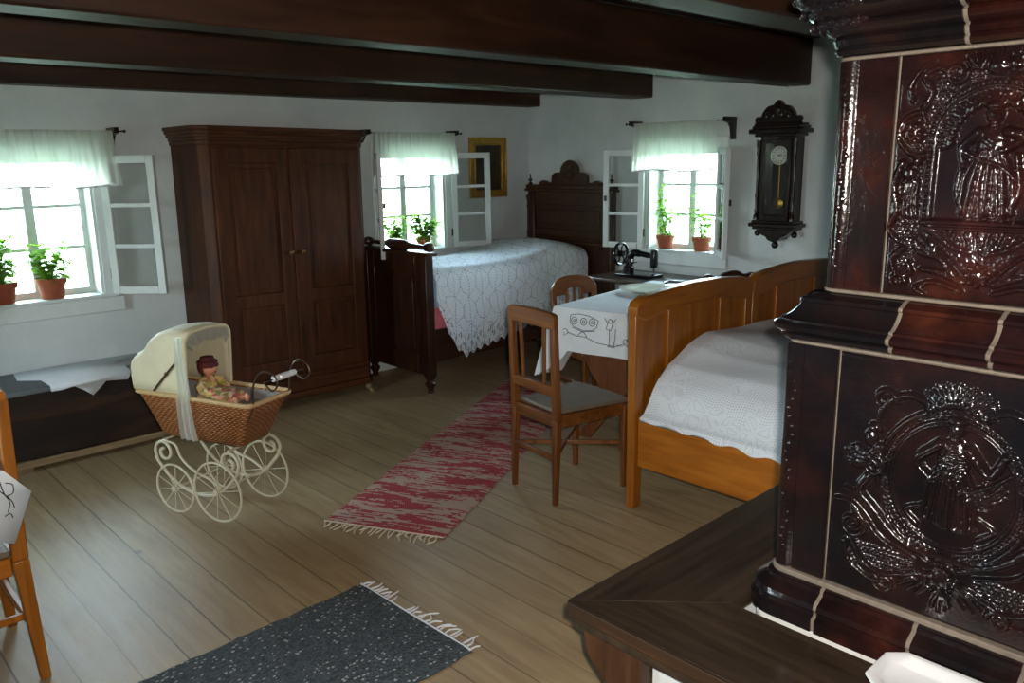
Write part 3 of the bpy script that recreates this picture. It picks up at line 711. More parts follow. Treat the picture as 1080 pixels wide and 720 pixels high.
tag(cv.build('lace_bedcover', M['lace'], uv=uvs, ang=180), 'white lace cover with zigzag hem hanging over the dark bed', 'bedcover')

# ------------------------------------------------------------------ wall clock
ck = thing('pendulum_clock', 'black pendulum wall clock in a carved glazed case', 'clock', (XB-.09,2.75,1.5))
cx1, cx0, cyc, hw = XB-.001, XB-.135, 2.775, .125
MB().box(cx1-.012,cx1,cyc-hw,cyc+hw,1.14,1.76).build('back_board', M['clock_wood'], ck, world=True)
mb = MB(); mb.box(cx0+.02,cx1-.012,cyc-hw,cyc-hw+.015,1.16,1.73); mb.box(cx0+.02,cx1-.012,cyc+hw-.015,cyc+hw,1.16,1.73); mb.box(cx0+.02,cx1-.012,cyc-hw,cyc+hw,1.14,1.16)
mb.build('case', M['clock_wood'], ck, world=True, bevel=.003)
mb = MB(); mb.box(cx0,cx0+.02,cyc-hw+.02,cyc-hw+.05,1.17,1.70); mb.box(cx0,cx0+.02,cyc+hw-.05,cyc+hw-.02,1.17,1.70); mb.box(cx0,cx0+.02,cyc-hw+.05,cyc+hw-.05,1.67,1.70); mb.box(cx0,cx0+.02,cyc-hw+.05,cyc+hw-.05,1.17,1.21)
dr = mb.build('door', M['clock_wood'], ck, world=True, bevel=.003)
MB().box(cx0+.008,cx0+.011,cyc-hw+.05,cyc+hw-.05,1.21,1.67).build('glass', M['glass'], dr, world=True)
colp = [(.020,0),(.020,.03),(.012,.04),(.016,.06),(.012,.08),(.013,.14),(.018,.16),(.011,.18),(.012,.40),(.018,.42),(.012,.44),(.020,.47),(.020,.50)]
for s in (-1,1):
    MB().lathe([(r*.85,h*1.04) for r,h in colp],(cx0+.012,cyc+s*(hw+.005),1.175),'z',14).build('turned_column', M['clock_wood'], ck, world=True)
mb = MB()
for w,z0,z1 in ((.150,1.715,1.735),(.185,1.735,1.765),(.165,1.765,1.785),(.150,1.785,1.80)): mb.box(cx0-.02-(w-.15)*.5,cx1-.001,cyc-w,cyc+w,z0,z1)
mb.build('cornice', M['clock_wood'], ck, world=True, bevel=.005)
cp = [(.150,1.80),(.150,1.815),(.165,1.825),(.150,1.845),(.128,1.84)]+bez2([(.118,1.845),(.105,1.875),(.075,1.905),(.035,1.915),(.018,1.935),(0,1.945)],5)
cp = [(cyc+y,z) for y,z in cp]+[(cyc-y,z) for y,z in reversed(cp[:-1])]
cw = MB().prism(cp,'x',cx0-.005,cx0+.035).build('crown', M['clock_wood'], ck, world=True, bevel=.004)
mb = MB()
for s in (-1,1):
    mb.tube([(cx0-.008,cyc+s*(.06+.045*math.cos(a)*(1-a/10)),1.845+.035*math.sin(a)*(1-a/10)) for a in [k*.4 for k in range(18)]],.006,6)
mb.ball((cx0-.006,cyc,1.88),(.012,.022,.026)); mb.build('carving', M['clock_wood'], cw, world=True)
for s in (-1,1):
    MB().lathe([(.012,1.80),(.016,1.81),(.008,1.822),(.014,1.836),(.004,1.855)],(cx0+.01,cyc+s*.155,-.015),'z',12).build('finial', M['clock_wood'], ck, world=True)
mb = MB()
for w,z0,z1 in ((.150,1.155,1.172),(.168,1.130,1.155),(.145,1.112,1.130)): mb.box(cx0-.012-(w-.15)*.5,cx1-.001,cyc-w,cyc+w,z0,z1)
mb.build('base_moulding', M['clock_wood'], ck, world=True, bevel=.005)
bp_ = [(.125,1.112)]+bez2([(.115,1.10),(.085,1.075),(.055,1.065),(.040,1.045),(0,1.03)],5)
bp_ = [(cyc+y,z) for y,z in bp_]+[(cyc-y,z) for y,z in reversed(bp_[:-1])]
MB().prism(bp_,'x',cx0+.01,cx1-.002).build('apron', M['clock_wood'], ck, world=True, bevel=.006)
drop = [(.004,0),(.016,-.008),(.021,-.022),(.016,-.036),(.006,-.042)]
for s,z,k in ((-1,1.105,1.),(1,1.105,1.),(0,1.035,1.15)):
    mb = MB().lathe([(.008,.02),(.008,0)]+[(r*k,h*k) for r,h in drop],(cx0+.05,cyc+s*.135,z),'z',14); mb.build('drop_finial', M['clock_wood'], ck, world=True)
dl_ = MB().lathe([(.058,0),(.060,-.004),(.060,-.008),(.052,-.011),(.050,-.009)],(cx0+.05,cyc,1.595),'x',36).build('dial', M['clock_face'], ck, world=True)
mb = MB()
for k in range(12):
    a = k*PI/6; r0_, r1_ = .036,.047; x_ = cx0+.0385
    mb.bar((x_,cyc+r0_*math.sin(a),1.595+r0_*math.cos(a)),(x_,cyc+r1_*math.sin(a),1.595+r1_*math.cos(a)),.002,.004,side=(1,0,0))
mb.tube([(cx0+.0385,cyc+.050*math.cos(2*PI*k/40),1.595+.050*math.sin(2*PI*k/40)) for k in range(40)],.0012,5,True)
mb.build('hour_mark', M['thread'], dl_, world=True)
mb = MB().bar((cx0+.035,cyc+.005,1.596),(cx0+.035,cyc-.044,1.588),.002,.003,.001,.002,side=(1,0,0)).bar((cx0+.036,cyc+.004,1.590),(cx0+.036,cyc-.026,1.606),.002,.005,.001,.003,side=(1,0,0)).ball((cx0+.036,cyc,1.595),.004)
mb.build('clock_hand', M['thread'], dl_, world=True)
pn = MB().tube([(cx0+.06,cyc,1.535),(cx0+.06,cyc,1.30)],.003).build('pendulum', M['brass'], ck, world=True)
MB().lathe([(.003,.006),(.030,.004),(.036,0),(.030,-.004),(.003,-.006)],(cx0+.06,cyc,1.285),'x',28).build('bob', M['brass'], pn, world=True)

# ------------------------------------------------------------------ sewing machine on its treadle table
TY0, TY1, TX0, TX1 = 3.28, 3.99, 4.50, 5.03
ts = thing('sewing_table', 'dark treadle sewing table under the right wall window', 'sewing table', (4.76,3.65,0))
MB().box(TX0,TX1,TY0,TY1,.722,.748).build('top', M['mach_wood'], ts, world=True, bevel=.006)
MB().box(TX0+.04,TX1-.04,TY0+.02,TY0+.17,.60,.7215).build('drawer_box', M['mach_wood'], ts, world=True, bevel=.004)
MB().lathe([(.004,0),(.004,-.012),(.012,-.016),(.010,-.024)],(TX0+.04,TY0+.09,.66),'x',12).build('drawer_knob', M['brass'], ts, world=True)
for y in (TY0+.20, TY1-.10):
    mb = MB(); xa, xb = TX0+.07, TX1-.07; xm = (xa+xb)/2
    mb.tube([(xa-.02,y,.716),(xb+.02,y,.716)],.009); mb.tube(bez([(xa,y,.712),(xa+.06,y,.55),(xa+.05,y,.35),(xa-.02,y,.12),(xa-.04,y,.012)],8),.011); mb.tube(bez([(xb,y,.712),(xb-.06,y,.55),(xb-.05,y,.35),(xb+.02,y,.12),(xb+.04,y,.012)],8),.011)
    mb.tube([(xa+.05,y,.35),(xb-.05,y,.35)],.008); mb.tube([(xa-.01,y,.12),(xb+.01,y,.12)],.008)
    for s in (-1,1):
        mb.tube([(xm+s*(.02+.07*(1-a/8)*math.cos(a)),y,.52+.07*(1-a/8)*math.sin(a)) for a in [k*.4 for k in range(17)]],.006,6)
        mb.tube([(xm+s*(.02+.06*(1-a/8)*math.cos(a)),y,.23-.06*(1-a/8)*math.sin(a)) for a in [k*.4 for k in range(17)]],.006,6)
    mb.build('iron_side_frame', M['iron'], ts, world=True)
MB().tube([((TX0+TX1)/2,TY0+.20,.12),((TX0+TX1)/2,TY1-.10,.12)],.009).build('stretcher', M['iron'], ts, world=True)
mb = MB().box(TX0+.12,TX1-.15,TY0+.28,TY1-.20,.105,.115)
mb.build('treadle', M['iron'], ts, world=True, bevel=.003)
sm = thing('sewing_machine', 'old black hand wheel sewing machine on the treadle table', 'sewing machine', (4.74,3.70,.7485))
zb = .7485; mx = 4.74; yh, yw = 3.55, 3.80
MB().box(mx-.085,mx+.085,yh-.03,yw+.03,zb,zb+.022).build('bed_plate', M['black_enamel'], sm, world=True, bevel=.006)
mb = MB().tube(bez([(mx,yw-.03,zb+.02),(mx,yw-.035,zb+.07),(mx,yw-.04,zb+.12),(mx,yw-.07,zb+.165),(mx,yw-.13,zb+.168),(mx,yh+.04,zb+.160),(mx,yh-.005,zb+.160)],8),[.040]*8+[.030]*8+[.027]*8+[.026]*9+[.021]*8+[.019]*8,14)
mb.build('arm', M['black_enamel'], sm, world=True)
MB().box(mx-.023,mx+.023,yh-.032,yh+.012,zb+.075,zb+.205).build('head', M['black_enamel'], sm, world=True, bevel=.01)
MB().tube([(mx,yh-.01,zb+.08),(mx,yh-.01,zb+.045)],.007).tube([(mx,yh-.01,zb+.05),(mx,yh-.01,zb+.026)],.002).build('needle_bar', M['steel'], sm, world=True)
MB().box(mx-.012,mx+.012,yh-.02,yh,zb+.023,zb+.030).build('presser_foot', M['steel'], sm, world=True)
wy = yw+.045
wh = MB().tube([(mx+.078*math.cos(a),wy,zb+.155+.078*math.sin(a)) for a in [2*PI*k/36 for k in range(36)]],.010,8,True).lathe([(.018,-.03),(.022,-.01),(.022,.02),(.012,.028)],(mx,wy,zb+.155),'y',16).build('hand_wheel', M['black_enamel'], sm, world=True)
mb = MB()
for k in range(6):
    a = k*PI/3; mb.tube(bez([(mx+.02*math.cos(a),wy,zb+.155+.02*math.sin(a)),(mx+.05*math.cos(a+.25),wy,zb+.155+.05*math.sin(a+.25)),(mx+.074*math.cos(a),wy,zb+.155+.074*math.sin(a))],5),.0055,6)
mb.build('spoke', M['black_enamel'], wh, world=True)
for y in (yw-.10, yh+.06): MB().tube([(mx,y,zb+.18),(mx,y,zb+.235)],.0022).build('spool_pin', M['steel'], sm, world=True)
MB().lathe([(.010,0),(.018,.004),(.018,.012),(.006,.016)],(mx-.03,yw-.09,zb+.11),'x',12).tube([(mx-.025,yw-.09,zb+.115),(mx-.03,yw-.13,zb+.105)],.005).build('bobbin_winder', M['steel'], sm, world=True)

# ------------------------------------------------------------------ chairs
def straight_chair(label):
    """local: seat centre at origin, front towards +x"""
    r = thing('dining_chair', label, 'chair'); d, wf, wb = .42, .40, .325
    xb, xf = -.21, .21
    for s in (-1,1):
        y = s*wb/2; lean = .018
        mb = MB().bar((xb-.012,y,.006),(xb,y,.42),.024,.024,.036,.036,side=(1,0,0)).bar((xb,y,.42),(xb-lean,y,.905),.036,.036,.028,.032,side=(1,0,0))
        mb.build('back_post', M['chair'], r, bevel=.005)
        MB().bar((xf-.02,s*wf/2-.016*s,.006),(xf-.02,s*wf/2-.016*s,.428),.024,.024,.036,.036,side=(1,0,0)).build('front_leg', M['chair'], r, bevel=.005)
    # rounded top rail
    tp = [(-wb/2-.017,.852)]+bez2([(-wb/2-.017,.90),(-wb/2-.005,.922),(-.08,.929),(0,.931),(.08,.929),(wb/2+.005,.922),(wb/2+.017,.90)],4)+[(wb/2+.017,.852)]
    MB().prism(tp,'x',xb-.034,xb-.002).build('top_rail', M['chair_h'], r, bevel=.006)
    MB().box(xb-.022,xb+.002,-wb/2+.016,wb/2-.016,.535,.585).build('lower_rail', M['chair_h'], r, bevel=.004)
    for y in (-.092,.088):
        MB().bar((xb-.010,y*.9,.583),(xb-.018,y,.854),.010,.016,.010,.026,side=(1,0,0)).build('slat', M['chair'], r, bevel=.002)
    seat = [(xb+.014,-wb/2+.012),(xb+.014,wb/2-.012)]+bez2([(xf-.02,wf/2+.006),(xf+.006,wf/2-.02),(xf+.016,0),(xf+.006,-wf/2+.02),(xf-.02,-wf/2-.006)],4)
    MB().prism(seat,'z',.444,.462).build('seat', M['seat'], r, bevel=.006)
    mb = MB()
    for s in (-1,1): mb.bar((xb,s*(wb/2-.004),.412),(xf-.02,s*(wf/2-.014),.412),.022,.06,side=(0,1,0))
    mb.box(xf-.032,xf-.008,-wf/2+.03,wf/2-.03,.385,.443); mb.box(xb-.010,xb+.012,-wb/2+.016,wb/2-.016,.385,.443)
    mb.build('apron', M['chair_h'], r, bevel=.004)
    mb = MB().bar((xb-.004,-wb/2+.012,.235),(xf-.03,wf/2-.03,.235),.016,.02).bar((xb-.004,wb/2-.012,.236),(xf-.03,-wf/2+.03,.236),.016,.021)
    mb.build('cross_stretcher', M['chair'], r, bevel=.003)
    MB().box(xb-.018,xb+.002,-wb/2+.014,wb/2-.014,.225,.250).build('stretcher', M['chair'], r, bevel=.003)
    return r
c1 = straight_chair('brown wooden chair with grey seat, tucked at the near table end')
c1.location = (2.835,2.605,0); c1.rotation_euler.z = math.radians(-8)
def arched_chair(label, name='dining_chair'):
    r = thing(name, label, 'chair'); d, w = .40, .335; xb, xf = -.20, .20
    for s in (-1,1):
        y = s*(w/2-.015)
        MB().bar((xb-.02,y,.006),(xb,y,.42),.024,.024,.036,.034,side=(1,0,0)).bar((xb,y,.42),(xb-.03,y,.77),.036,.034,.024,.034,side=(1,0,0)).build('back_post', M['chair'], r, bevel=.005)
        MB().bar((xf-.02,y,.006),(xf-.02,y,.418),.024,.024,.036,.036,side=(1,0,0)).build('front_leg', M['chair'], r, bevel=.005)
    tp = [(-w/2,.725)]+bez2([(-w/2,.775),(-w/2+.03,.815),(-.09,.842),(0,.850),(.09,.842),(w/2-.03,.815),(w/2,.775)],4)+[(w/2,.725),(.07,.725),(.06,.765),(0,.775),(-.06,.765),(-.07,.725)]
    MB().prism(tp,'x',xb-.043,xb-.017).build('top_rail', M['chair_h'], r, bevel=.006)
    for y in (-.055,0,.055): MB().bar((xb-.008,y,.53),(xb-.028,y,.772 if y == 0 else .768),.010,.022,side=(1,0,0)).build('slat', M['chair'], r, bevel=.002)
    MB().box(xb-.022,xb+.004,-w/2+.03,w/2-.03,.49,.535).build('lower_rail', M['chair_h'], r, bevel=.004)
    seat = bez2([(xb+.016,-w/2+.03),(xb+.016,w/2-.03),(xf-.03,w/2+.01),(xf+.012,w/2-.03),(xf+.02,0),(xf+.012,-w/2+.03),(xf-.03,-w/2-.01)],3)+[(xb+.016,-w/2+.03)]
    MB().prism(seat[:-1],'z',.436,.454).build('seat', M['seat'], r, bevel=.005)
    mb = MB()
    for s in (-1,1): mb.box(xb+.018,xf-.04,s*(w/2-.015)-.011,s*(w/2-.015)+.011,.375,.435)
    mb.box(xf-.032,xf-.010,-w/2+.035,w/2-.035,.375,.435); mb.box(xb-.010,xb+.012,-w/2+.035,w/2-.035,.375,.435)
    mb.build('apron', M['chair_h'], r, bevel=.004)
    mb = MB()
    for s in (-1,1): mb.box(xb-.006,xf-.03,s*(w/2-.015)-.009,s*(w/2-.015)+.009,.20,.222)
    mb.build('stretcher', M['chair'], r, bevel=.003)
    return r
c2 = arched_chair('light brown chair with arched pierced back, tucked in from the dark bed side')
c2.location = (3.85,3.35,.006); c2.rotation_euler.z = math.radians(-108)

# dark carved chair beyond the bed end
dk = thing('carved_chair', 'dark chair with wavy carved crest, behind the honey oak bed end', 'chair', (3.90,2.40,0))
mb = MB()
dzc = .055
cr_ = [(-.25,.80),(-.25,.90)]+bez2([(-.245,.925),(-.215,.935),(-.17,.918),(-.12,.915),(-.06,.932),(0,.936),(.06,.928),(.12,.905),(.18,.900),(.225,.902),(.25,.885)],4)+[(.25,.80)]
MB().prism([(x,z+dzc) for x,z in cr_],'y',-.018,.014).build('crest_rail', M['bed_dark_h'], dk, bevel=.006)
for s in (-1,1):
    MB().bar((s*.21,-.02,0),(s*.21,0,.42),.026,.026,.038,.036,side=(1,0,0)).bar((s*.21,0,.42),(s*.22,-.002,.855),.038,.036,.034,.03,side=(1,0,0)).build('back_post', M['bed_dark'], dk, bevel=.005)
    MB().bar((s*.215,.37,0),(s*.215,.37,.43),.026,.026,.038,.038,side=(1,0,0)).build('front_leg', M['bed_dark'], dk, bevel=.005)
MB().box(-.06,.06,-.012,.008,.475,.86).build('splat', M['bed_dark'], dk, bevel=.004)
MB().box(-.24,.24,.022,.40,.431,.462).build('seat', M['bed_dark_h'], dk, bevel=.008)
MB().box(-.19,.19,-.010,.012,.38,.43).box(-.19,.19,.36,.38,.37,.43).box(-.225,-.205,.02,.35,.37,.43).box(.205,.225,.02,.35,.37,.43).build('apron', M['bed_dark'], dk, bevel=.004)

# chair cut by the left edge of the photo, and the cloth covered table beside it
c3 = thing('side_chair', 'honey brown chair cut by the left photo edge', 'chair', (.26,2.945,0))
for y,nm in ((-.21,'back_post'),(.21,'back_post')):
    MB().bar((.235,y,.0),(.215,y,.42),.030,.030,.046,.036,side=(1,0,0)).bar((.215,y,.42),(.232,y,.93),.046,.036,.030,.034,side=(1,0,0)).build(nm, M['oak'], c3, bevel=.005)
    MB().bar((-.19,y,0),(-.19,y,.43),.026,.026,.038,.038,side=(1,0,0)).build('front_leg', M['oak'], c3, bevel=.005)
MB().box(.214,.244,-.226,.226,.84,.955).build('top_rail', M['oak_y'], c3, bevel=.008)
MB().box(.212,.236,-.19,.19,.56,.60).build('lower_rail', M['oak_y'], c3, bevel=.004)
for y in (-.09,0,.09): MB().bar((.224,y,.60),(.228,y,.842),.012,.03,side=(1,0,0)).build('slat', M['oak'], c3, bevel=.002)
MB().box(-.215,.192,-.215,.215,.436,.456).build('seat', M['seat'], c3, bevel=.006)
MB().box(.195,.222,-.19,.19,.375,.435).box(-.20,-.178,-.19,.19,.375,.435).box(-.17,.19,-.222,-.2,.375,.435).box(-.17,.19,.2,.222,.375,.435).build('apron', M['oak_y'], c3, bevel=.004)
MB().box(.205,.225,-.192,.192,.20,.225).box(-.17,.20,-.22,-.202,.22,.242).box(-.17,.20,.202,.22,.22,.242).build('stretcher', M['oak_y'], c3, bevel=.004)

tb2 = thing('side_table', 'table just outside the left photo edge, carrying an embroidered cloth', 'table', (-.25,2.95,0))
MB().box(-.90,.385,2.69,3.20,.733,.756).build('table_top', M['table_wood'], tb2, world=True, bevel=.004)
MB().box(-.85,.34,2.74,3.15,.64,.732).build('apron', M['table_wood'], tb2, world=True, bevel=.004)
for x in (-.82,.00):
    for y in (2.765,3.125): MB().bar((x,y,0),(x,y,.639),.035,.035,.05,.05).build('leg', M['table_wood'], tb2, world=True, bevel=.004)
cl = MB(); zt2 = .7585
inner = [(-.906,2.683),(-.1,2.683),(.30,2.683),(.391,2.683),(.391,2.80),(.391,3.0),(.391,3.207),(-.1,3.207),(-.906,3.207)]
mids = [(-.908,2.670,.65),(-.1,2.668,.65),(.32,2.664,.66),(.455,2.660,.735),(.404,2.71,.67),(.402,3.0,.67),(.402,3.215,.67),(-.1,3.215,.65),(-.908,3.215,.65)]
outer = [(-.91,2.662,.56),(-.1,2.658,.545),(.40,2.655,.530),(.517,2.652,.655),(.424,2.695,.60),(.415,3.0,.59),(.415,3.222,.56),(-.1,3.222,.55),(-.91,3.222,.56)]
k = len(inner)
cl.add([(x,y,zt2) for x,y in inner]+mids+outer+[(.455,2.650,.508)],[tuple(range(k))]+[(r*k+i,r*k+(i+1) % k,(r+1)*k+(i+1) % k,(r+1)*k+i) for r in (0,1) for i in range(k)]+[(2*k+2,2*k+3,3*k)])
sc_ = cl.build('tablecloth', M['linen'], solid=.002, ang=40); tag(sc_, 'white embroidered cloth corner hanging at the left photo edge', 'tablecloth')
em = MB()
for pts in ([(.455,.70),(.472,.69),(.470,.665),(.452,.660)],[(.440,.715),(.447,.67),(.458,.64),(.450,.61)],[(.430,.69),(.462,.645),(.468,.62)],[(.44,.60),(.455,.605),(.46,.59)]):
    em.tube(bez([(x,2.6485+.03*max(0,z-.66),z) for x,z in pts],4),.0016,5)
em.build('embroidery', M['thread'], sc_)

# ------------------------------------------------------------------ embroidered table
TZ = .78; TL, TWd = 1.17, .64
tb = thing('dining_table', 'reddish brown trestle table under an embroidered white cloth', 'table', (3.938,2.932,0), math.radians(9))
MB().box(-TL/2,TL/2,-TWd/2,TWd/2,TZ-.032,TZ-.004).build('table_top', M['table_wood'], tb, bevel=.004)
MB().box(-TL/2+.08,TL/2-.08,-TWd/2+.07,TWd/2-.07,TZ-.14,TZ-.033).build('apron', M['table_wood'], tb, bevel=.004)
for x in (-TL/2+.10, TL/2-.13):
    for s in (-1,1):
        # shaped crossing trestle board: broad shoulder, narrow waist, turned out foot
        a = bez2([(.03,TZ-.141),(.02,.58),(-.03,.48),(-.03,.36),(-.06,.26),(-.10,.17),(-.16,.09),(-.235,.03),(-.245,.001)],5)
        b = bez2([(-.15,.001),(-.10,.06),(-.03,.15),(.04,.24),(.11,.32),(.19,.43),(.235,.56),(.20,TZ-.141)],5)
        dx = 0 if s < 0 else .031
        MB().prism([(s*y,z) for y,z in a+b],'x',x+dx,x+dx+.030).build('leg', M['table_wood'], tb, bevel=.006)
MB().box(-TL/2+.165,TL/2-.131,-.03,.03,.24,.29).build('stretcher', M['table_wood'], tb, bevel=.004)
# cloth: top, rounded edge, four hanging sides with soft waves and flaring corners
cl = MB(); hx, hy = TL/2+.004, TWd/2+.004; n1, n2 = 44, 26
def rim(k, n):
    pass
per = []
for i in range(n1): per.append((-hx+2*hx*i/n1, -hy, 0))
for i in range(n2): per.append((hx, -hy+2*hy*i/n2, 1))
for i in range(n1): per.append((hx-2*hx*i/n1, hy, 2))
for i in range(n2): per.append((-hx, hy-2*hy*i/n2, 3))
npx = len(per); rings = []
def drop_at(x, y, sd):
    base = {0:.25,1:.27,2:.40,3:.245}[sd]
    if sd == 2 and x > -.38: base = .305
    if sd == 2 and -.47 < x <= -.38: base = .305+(.40-.305)*(-.38-x)/.09
    if sd == 3:
        t = max(0,(y-hy+.10)/.10); base = .245+.15*t
    return base
rows = 9
for r in range(rows+1):
    s = r/rows
    for (x,y,sd) in per:
        d = drop_at(x,y,sd); corner = min(abs(abs(x)-hx)+abs(abs(y)-hy), .12); cf = (1-corner/.12)**2
        nx, ny = {0:(0,-1),1:(1,0),2:(0,1),3:(-1,0)}[sd]
        if cf > 0: nx, ny = nx+ (math.copysign(1,x) if sd in (0,2) else 0)*cf*.7, ny+(math.copysign(1,y) if sd in (1,3) else 0)*cf*.7
        o = .004*min(1,s*4)+s*(.008+(.045+(.05 if sd in (2,3) and x < 0 and y > 0 else 0))*cf)+.007*math.sin((x*19 if sd in (0,2) else y*17)+sd*2)*s*s
        zz = TZ+.001-(.003*min(1,s*4) if s < .1 else 0)-d*s
        cl.v.append((x+nx*o, y+ny*o, zz))
cl.f.append(tuple(range(npx)))
for r in range(rows):
    for k in range(npx): cl.f.append((r*npx+k, r*npx+(k+1) % npx, (r+1)*npx+(k+1) % npx, (r+1)*npx+k))
tc = cl.build('tablecloth', M['linen'], None, ang=50)
tc.location = tb.location; tc.rotation_euler.z = tb.rotation_euler.z
tag(tc, 'white tablecloth with black figure embroidery on the trestle table', 'tablecloth')
# embroidery on the end that faces the room: (p, z) with p along the hem
em = MB()
def E_(pts, closed=False, r=.0017):
    em.tube([(-hx-.0075-.010*max(0,(TZ-z)/.25), p, z) for p,z in (pts+[pts[0]] if closed else pts)], r, 5)
def circ(p,z,r): E_([(p+r*math.cos(a),z+r*math.sin(a)) for a in [2*PI*k/14 for k in range(15)]])
def P_(c, d): return [(p,z) for p,z in bez2([(hy-.0-q*.0056, TZ-.0-w*.0056) for q,w in zip(c,d)],4)]
sc = lambda pts: [(hy-a, TZ-b) for a,b in pts]
E_(sc([(.12,.035),(.17,.025),(.24,.03),(.30,.05)])); E_(sc([(.12,.035),(.115,.075),(.14,.10),(.20,.115),(.26,.11),(.29,.09),(.30,.05)]))
for a in (.145,.205,.26): circ(hy-a,TZ-.065,.020); circ(hy-a,TZ-.065,.007)
E_(sc([(.13,.105),(.20,.122),(.28,.11)])); E_(sc([(.17,.145),(.19,.125),(.21,.125),(.23,.15)])); E_(sc([(.10,.135),(.16,.15),(.22,.15),(.30,.175),(.40,.18),(.46,.17)]))
E_(sc([(.34,.03),(.36,.06),(.35,.09),(.38,.095),(.39,.06),(.41,.03)])); E_(sc([(.37,.09),(.372,.14),(.37,.185)])); E_(sc([(.41,.085),(.408,.135),(.40,.185)])); E_(sc([(.36,.185),(.41,.187)])); circ(hy-.375,TZ-.045,.012)
def curl(a,b,s=1,k=1.): E_([(hy-a+s*k*.022*(1-t/7)*math.cos(t),TZ-b+k*.022*(1-t/7)*math.sin(t)) for t in [q*.5 for q in range(11)]])
curl(.05,.12); curl(.08,.135,-1); E_(sc([(.02,.11),(.05,.145),(.08,.155),(.11,.135)])); curl(.47,.15,-1); curl(.50,.145); E_(sc([(.42,.175),(.46,.16),(.49,.17),(.53,.20),(.58,.195)])); curl(.56,.16)
em.build('embroidery', M['thread'], tc)
em = MB()      # the same thread work on the long side
def F_(pts, r=.0017): em.tube([(-hx+a, hy+.008+.03*b, TZ-b) for a,b in pts], r, 5)
F_([(.03,.10),(.05,.085),(.07,.10),(.05,.12),(.035,.125)]); F_([(.02,.25),(.06,.265),(.10,.255),(.14,.27)]); F_([(.10,.255),(.10,.285),(.12,.29)])
em.build('embroidery', M['thread'], tc)
tcm = Matrix.Translation(tb.location) @ Matrix.Rotation(math.radians(9),4,'Z')
def on_table(x,y,dz=.0035): return tcm @ V((x,y,TZ+dz))
pl = MB().lathe([(.085,0),(.10,.002),(.13,.014),(.185,.026),(.188,.029),(.183,.030),(.13,.020),(.10,.010),(.0005,.008)],n=40).build('plate', M['plate'], None, ang=30)
pl.location = on_table(.12,.10); tag(pl, 'wide cream stoneware plate on the embroidered tablecloth', 'plate')
tr = thing('serving_tray', 'small dark grey tray at the far end of the embroidered tablecloth', 'tray', on_table(.44,.02), math.radians(20))
MB().box(-.09,.09,-.13,.13,0,.008).build('base', M['tray'], tr, bevel=.003)
mb = MB().box(-.10,-.088,-.14,.14,0,.022).box(.088,.10,-.14,.14,0,.022).box(-.088,.088,-.14,-.128,0,.022).box(-.088,.088,.128,.14,0,.022); mb.build('rim', M['tray'], tr, bevel=.003)

# ------------------------------------------------------------------ two honey oak beds side by side
def oak_bed(label, x0, x1, rail_side):
    r = thing('oak_bed', label, 'bed', ((x0+x1)/2,1.2,0), 0, None)
    def end(ya, yb, nm, face):
        w = x1-x0; c = (x0+x1)/2
        for a in (x0, x1-.062): MB().box(a,a+.062,ya,yb,0,.925).build('post', M['oak'], r, world=True, bevel=.006)
        top = [(x0,.91)]+bez2([(x0,.952),(x0+.03,.978),(x0+.12,.998),(c,1.016),(x1-.12,.998),(x1-.03,.978),(x1,.952)],5)+[(x1,.91)]+bez2([(x1-.07,.88),(c+.2,.912),(c,.918),(c-.2,.912),(x0+.07,.88)],5)
        MB().prism(top,'y',ya-.006,yb+.006).build('top_rail', M['oak_x'], r, world=True, bevel=.007)
        MB().box(x0+.062,x1-.062,ya+.016,yb-.012,.30,.93).build('panel', M['oak'], r, world=True)
        mb = MB()
        for m in (c-.215,c+.215): mb.box(m-.027,m+.027,ya+.002,yb-.002,.40,.925)
        mb.box(x0+.062,x1-.062,ya+.002,yb-.002,.22,.40); mb.build('muntin', M['oak'], r, world=True, bevel=.004)
    end(2.200,2.245,'headboard',1); end(.23,.275,'footboard',-1)
    for x in (x0+.024, x1-.054): MB().box(x,x+.030,.276,2.199,.206,.445).build('side_rail', M['oak_y'], r, world=True, bevel=.005)
    MB().box(x0+.056,x1-.056,.28,2.195,.28,.4468).build('mattress', M['linen'], r, world=True, bevel=.02)
    return r
oak_bed('honey oak bed whose long side rail faces the room', 2.825, 3.800, 0)
oak_bed('second honey oak bed, beside the whitewashed wall under the clock', 3.806, 4.785, 1)
bs = MB(); uvs = []; nu, nv = 110, 90
xs0, xs1, ys0, ys1 = 2.838, 4.74, .30, 2.180
def bsz(x, y):
    t = np.interp(x,[2.838,2.845,2.87,2.90,2.93,2.97,3.05,3.2,3.35,3.6,3.9,4.3,4.60,4.72,4.74],[.425,.447,.462,.50,.555,.60,.66,.715,.742,.735,.715,.73,.66,.52,.47])
    e = min(1,(2.18-y)/.10+.45)
    return float(t)*1. + (.02*math.sin(y*3.1+x*2)+.008*math.sin(x*11+y*7))*min(1,max(0,(x-2.95)/.2))*min(1,max(0,(4.66-x)/.2))
xsamp = [xs0+(xs1-xs0)*(i/nu)**1.6 for i in range(nu+1)]
for j in range(nv+1):
    y = ys0+(ys1-ys0)*j/nv; dist = 0; px_ = None
    for i,x in enumerate(xsamp):
        z = bsz(x,y)
        if i == 0: z += .010*math.sin(y*38)+.018*math.sin(y*3.0+1)
        if px_: dist += math.hypot(x-px_[0], z-px_[1])
        px_ = (x,z); bs.v.append((x,y,z)); uvs.append((dist,y))
bs.f += [(j*(nu+1)+i, j*(nu+1)+i+1, (j+1)*(nu+1)+i+1, (j+1)*(nu+1)+i) for j in range(nv) for i in range(nu)]
tag(bs.build('lace_bedspread', M['lace_fine'], uv=uvs, ang=180), 'white net lace bedspread heaped over the honey oak beds', 'bedspread')
ft = MB()
def ftf(i,j):
    x = 2.905+(4.70-2.905)*i; y = ys0+.01+(ys1-.008-ys0-.01)*j; return (x,y,max(.456,bsz(x,y)-.012))
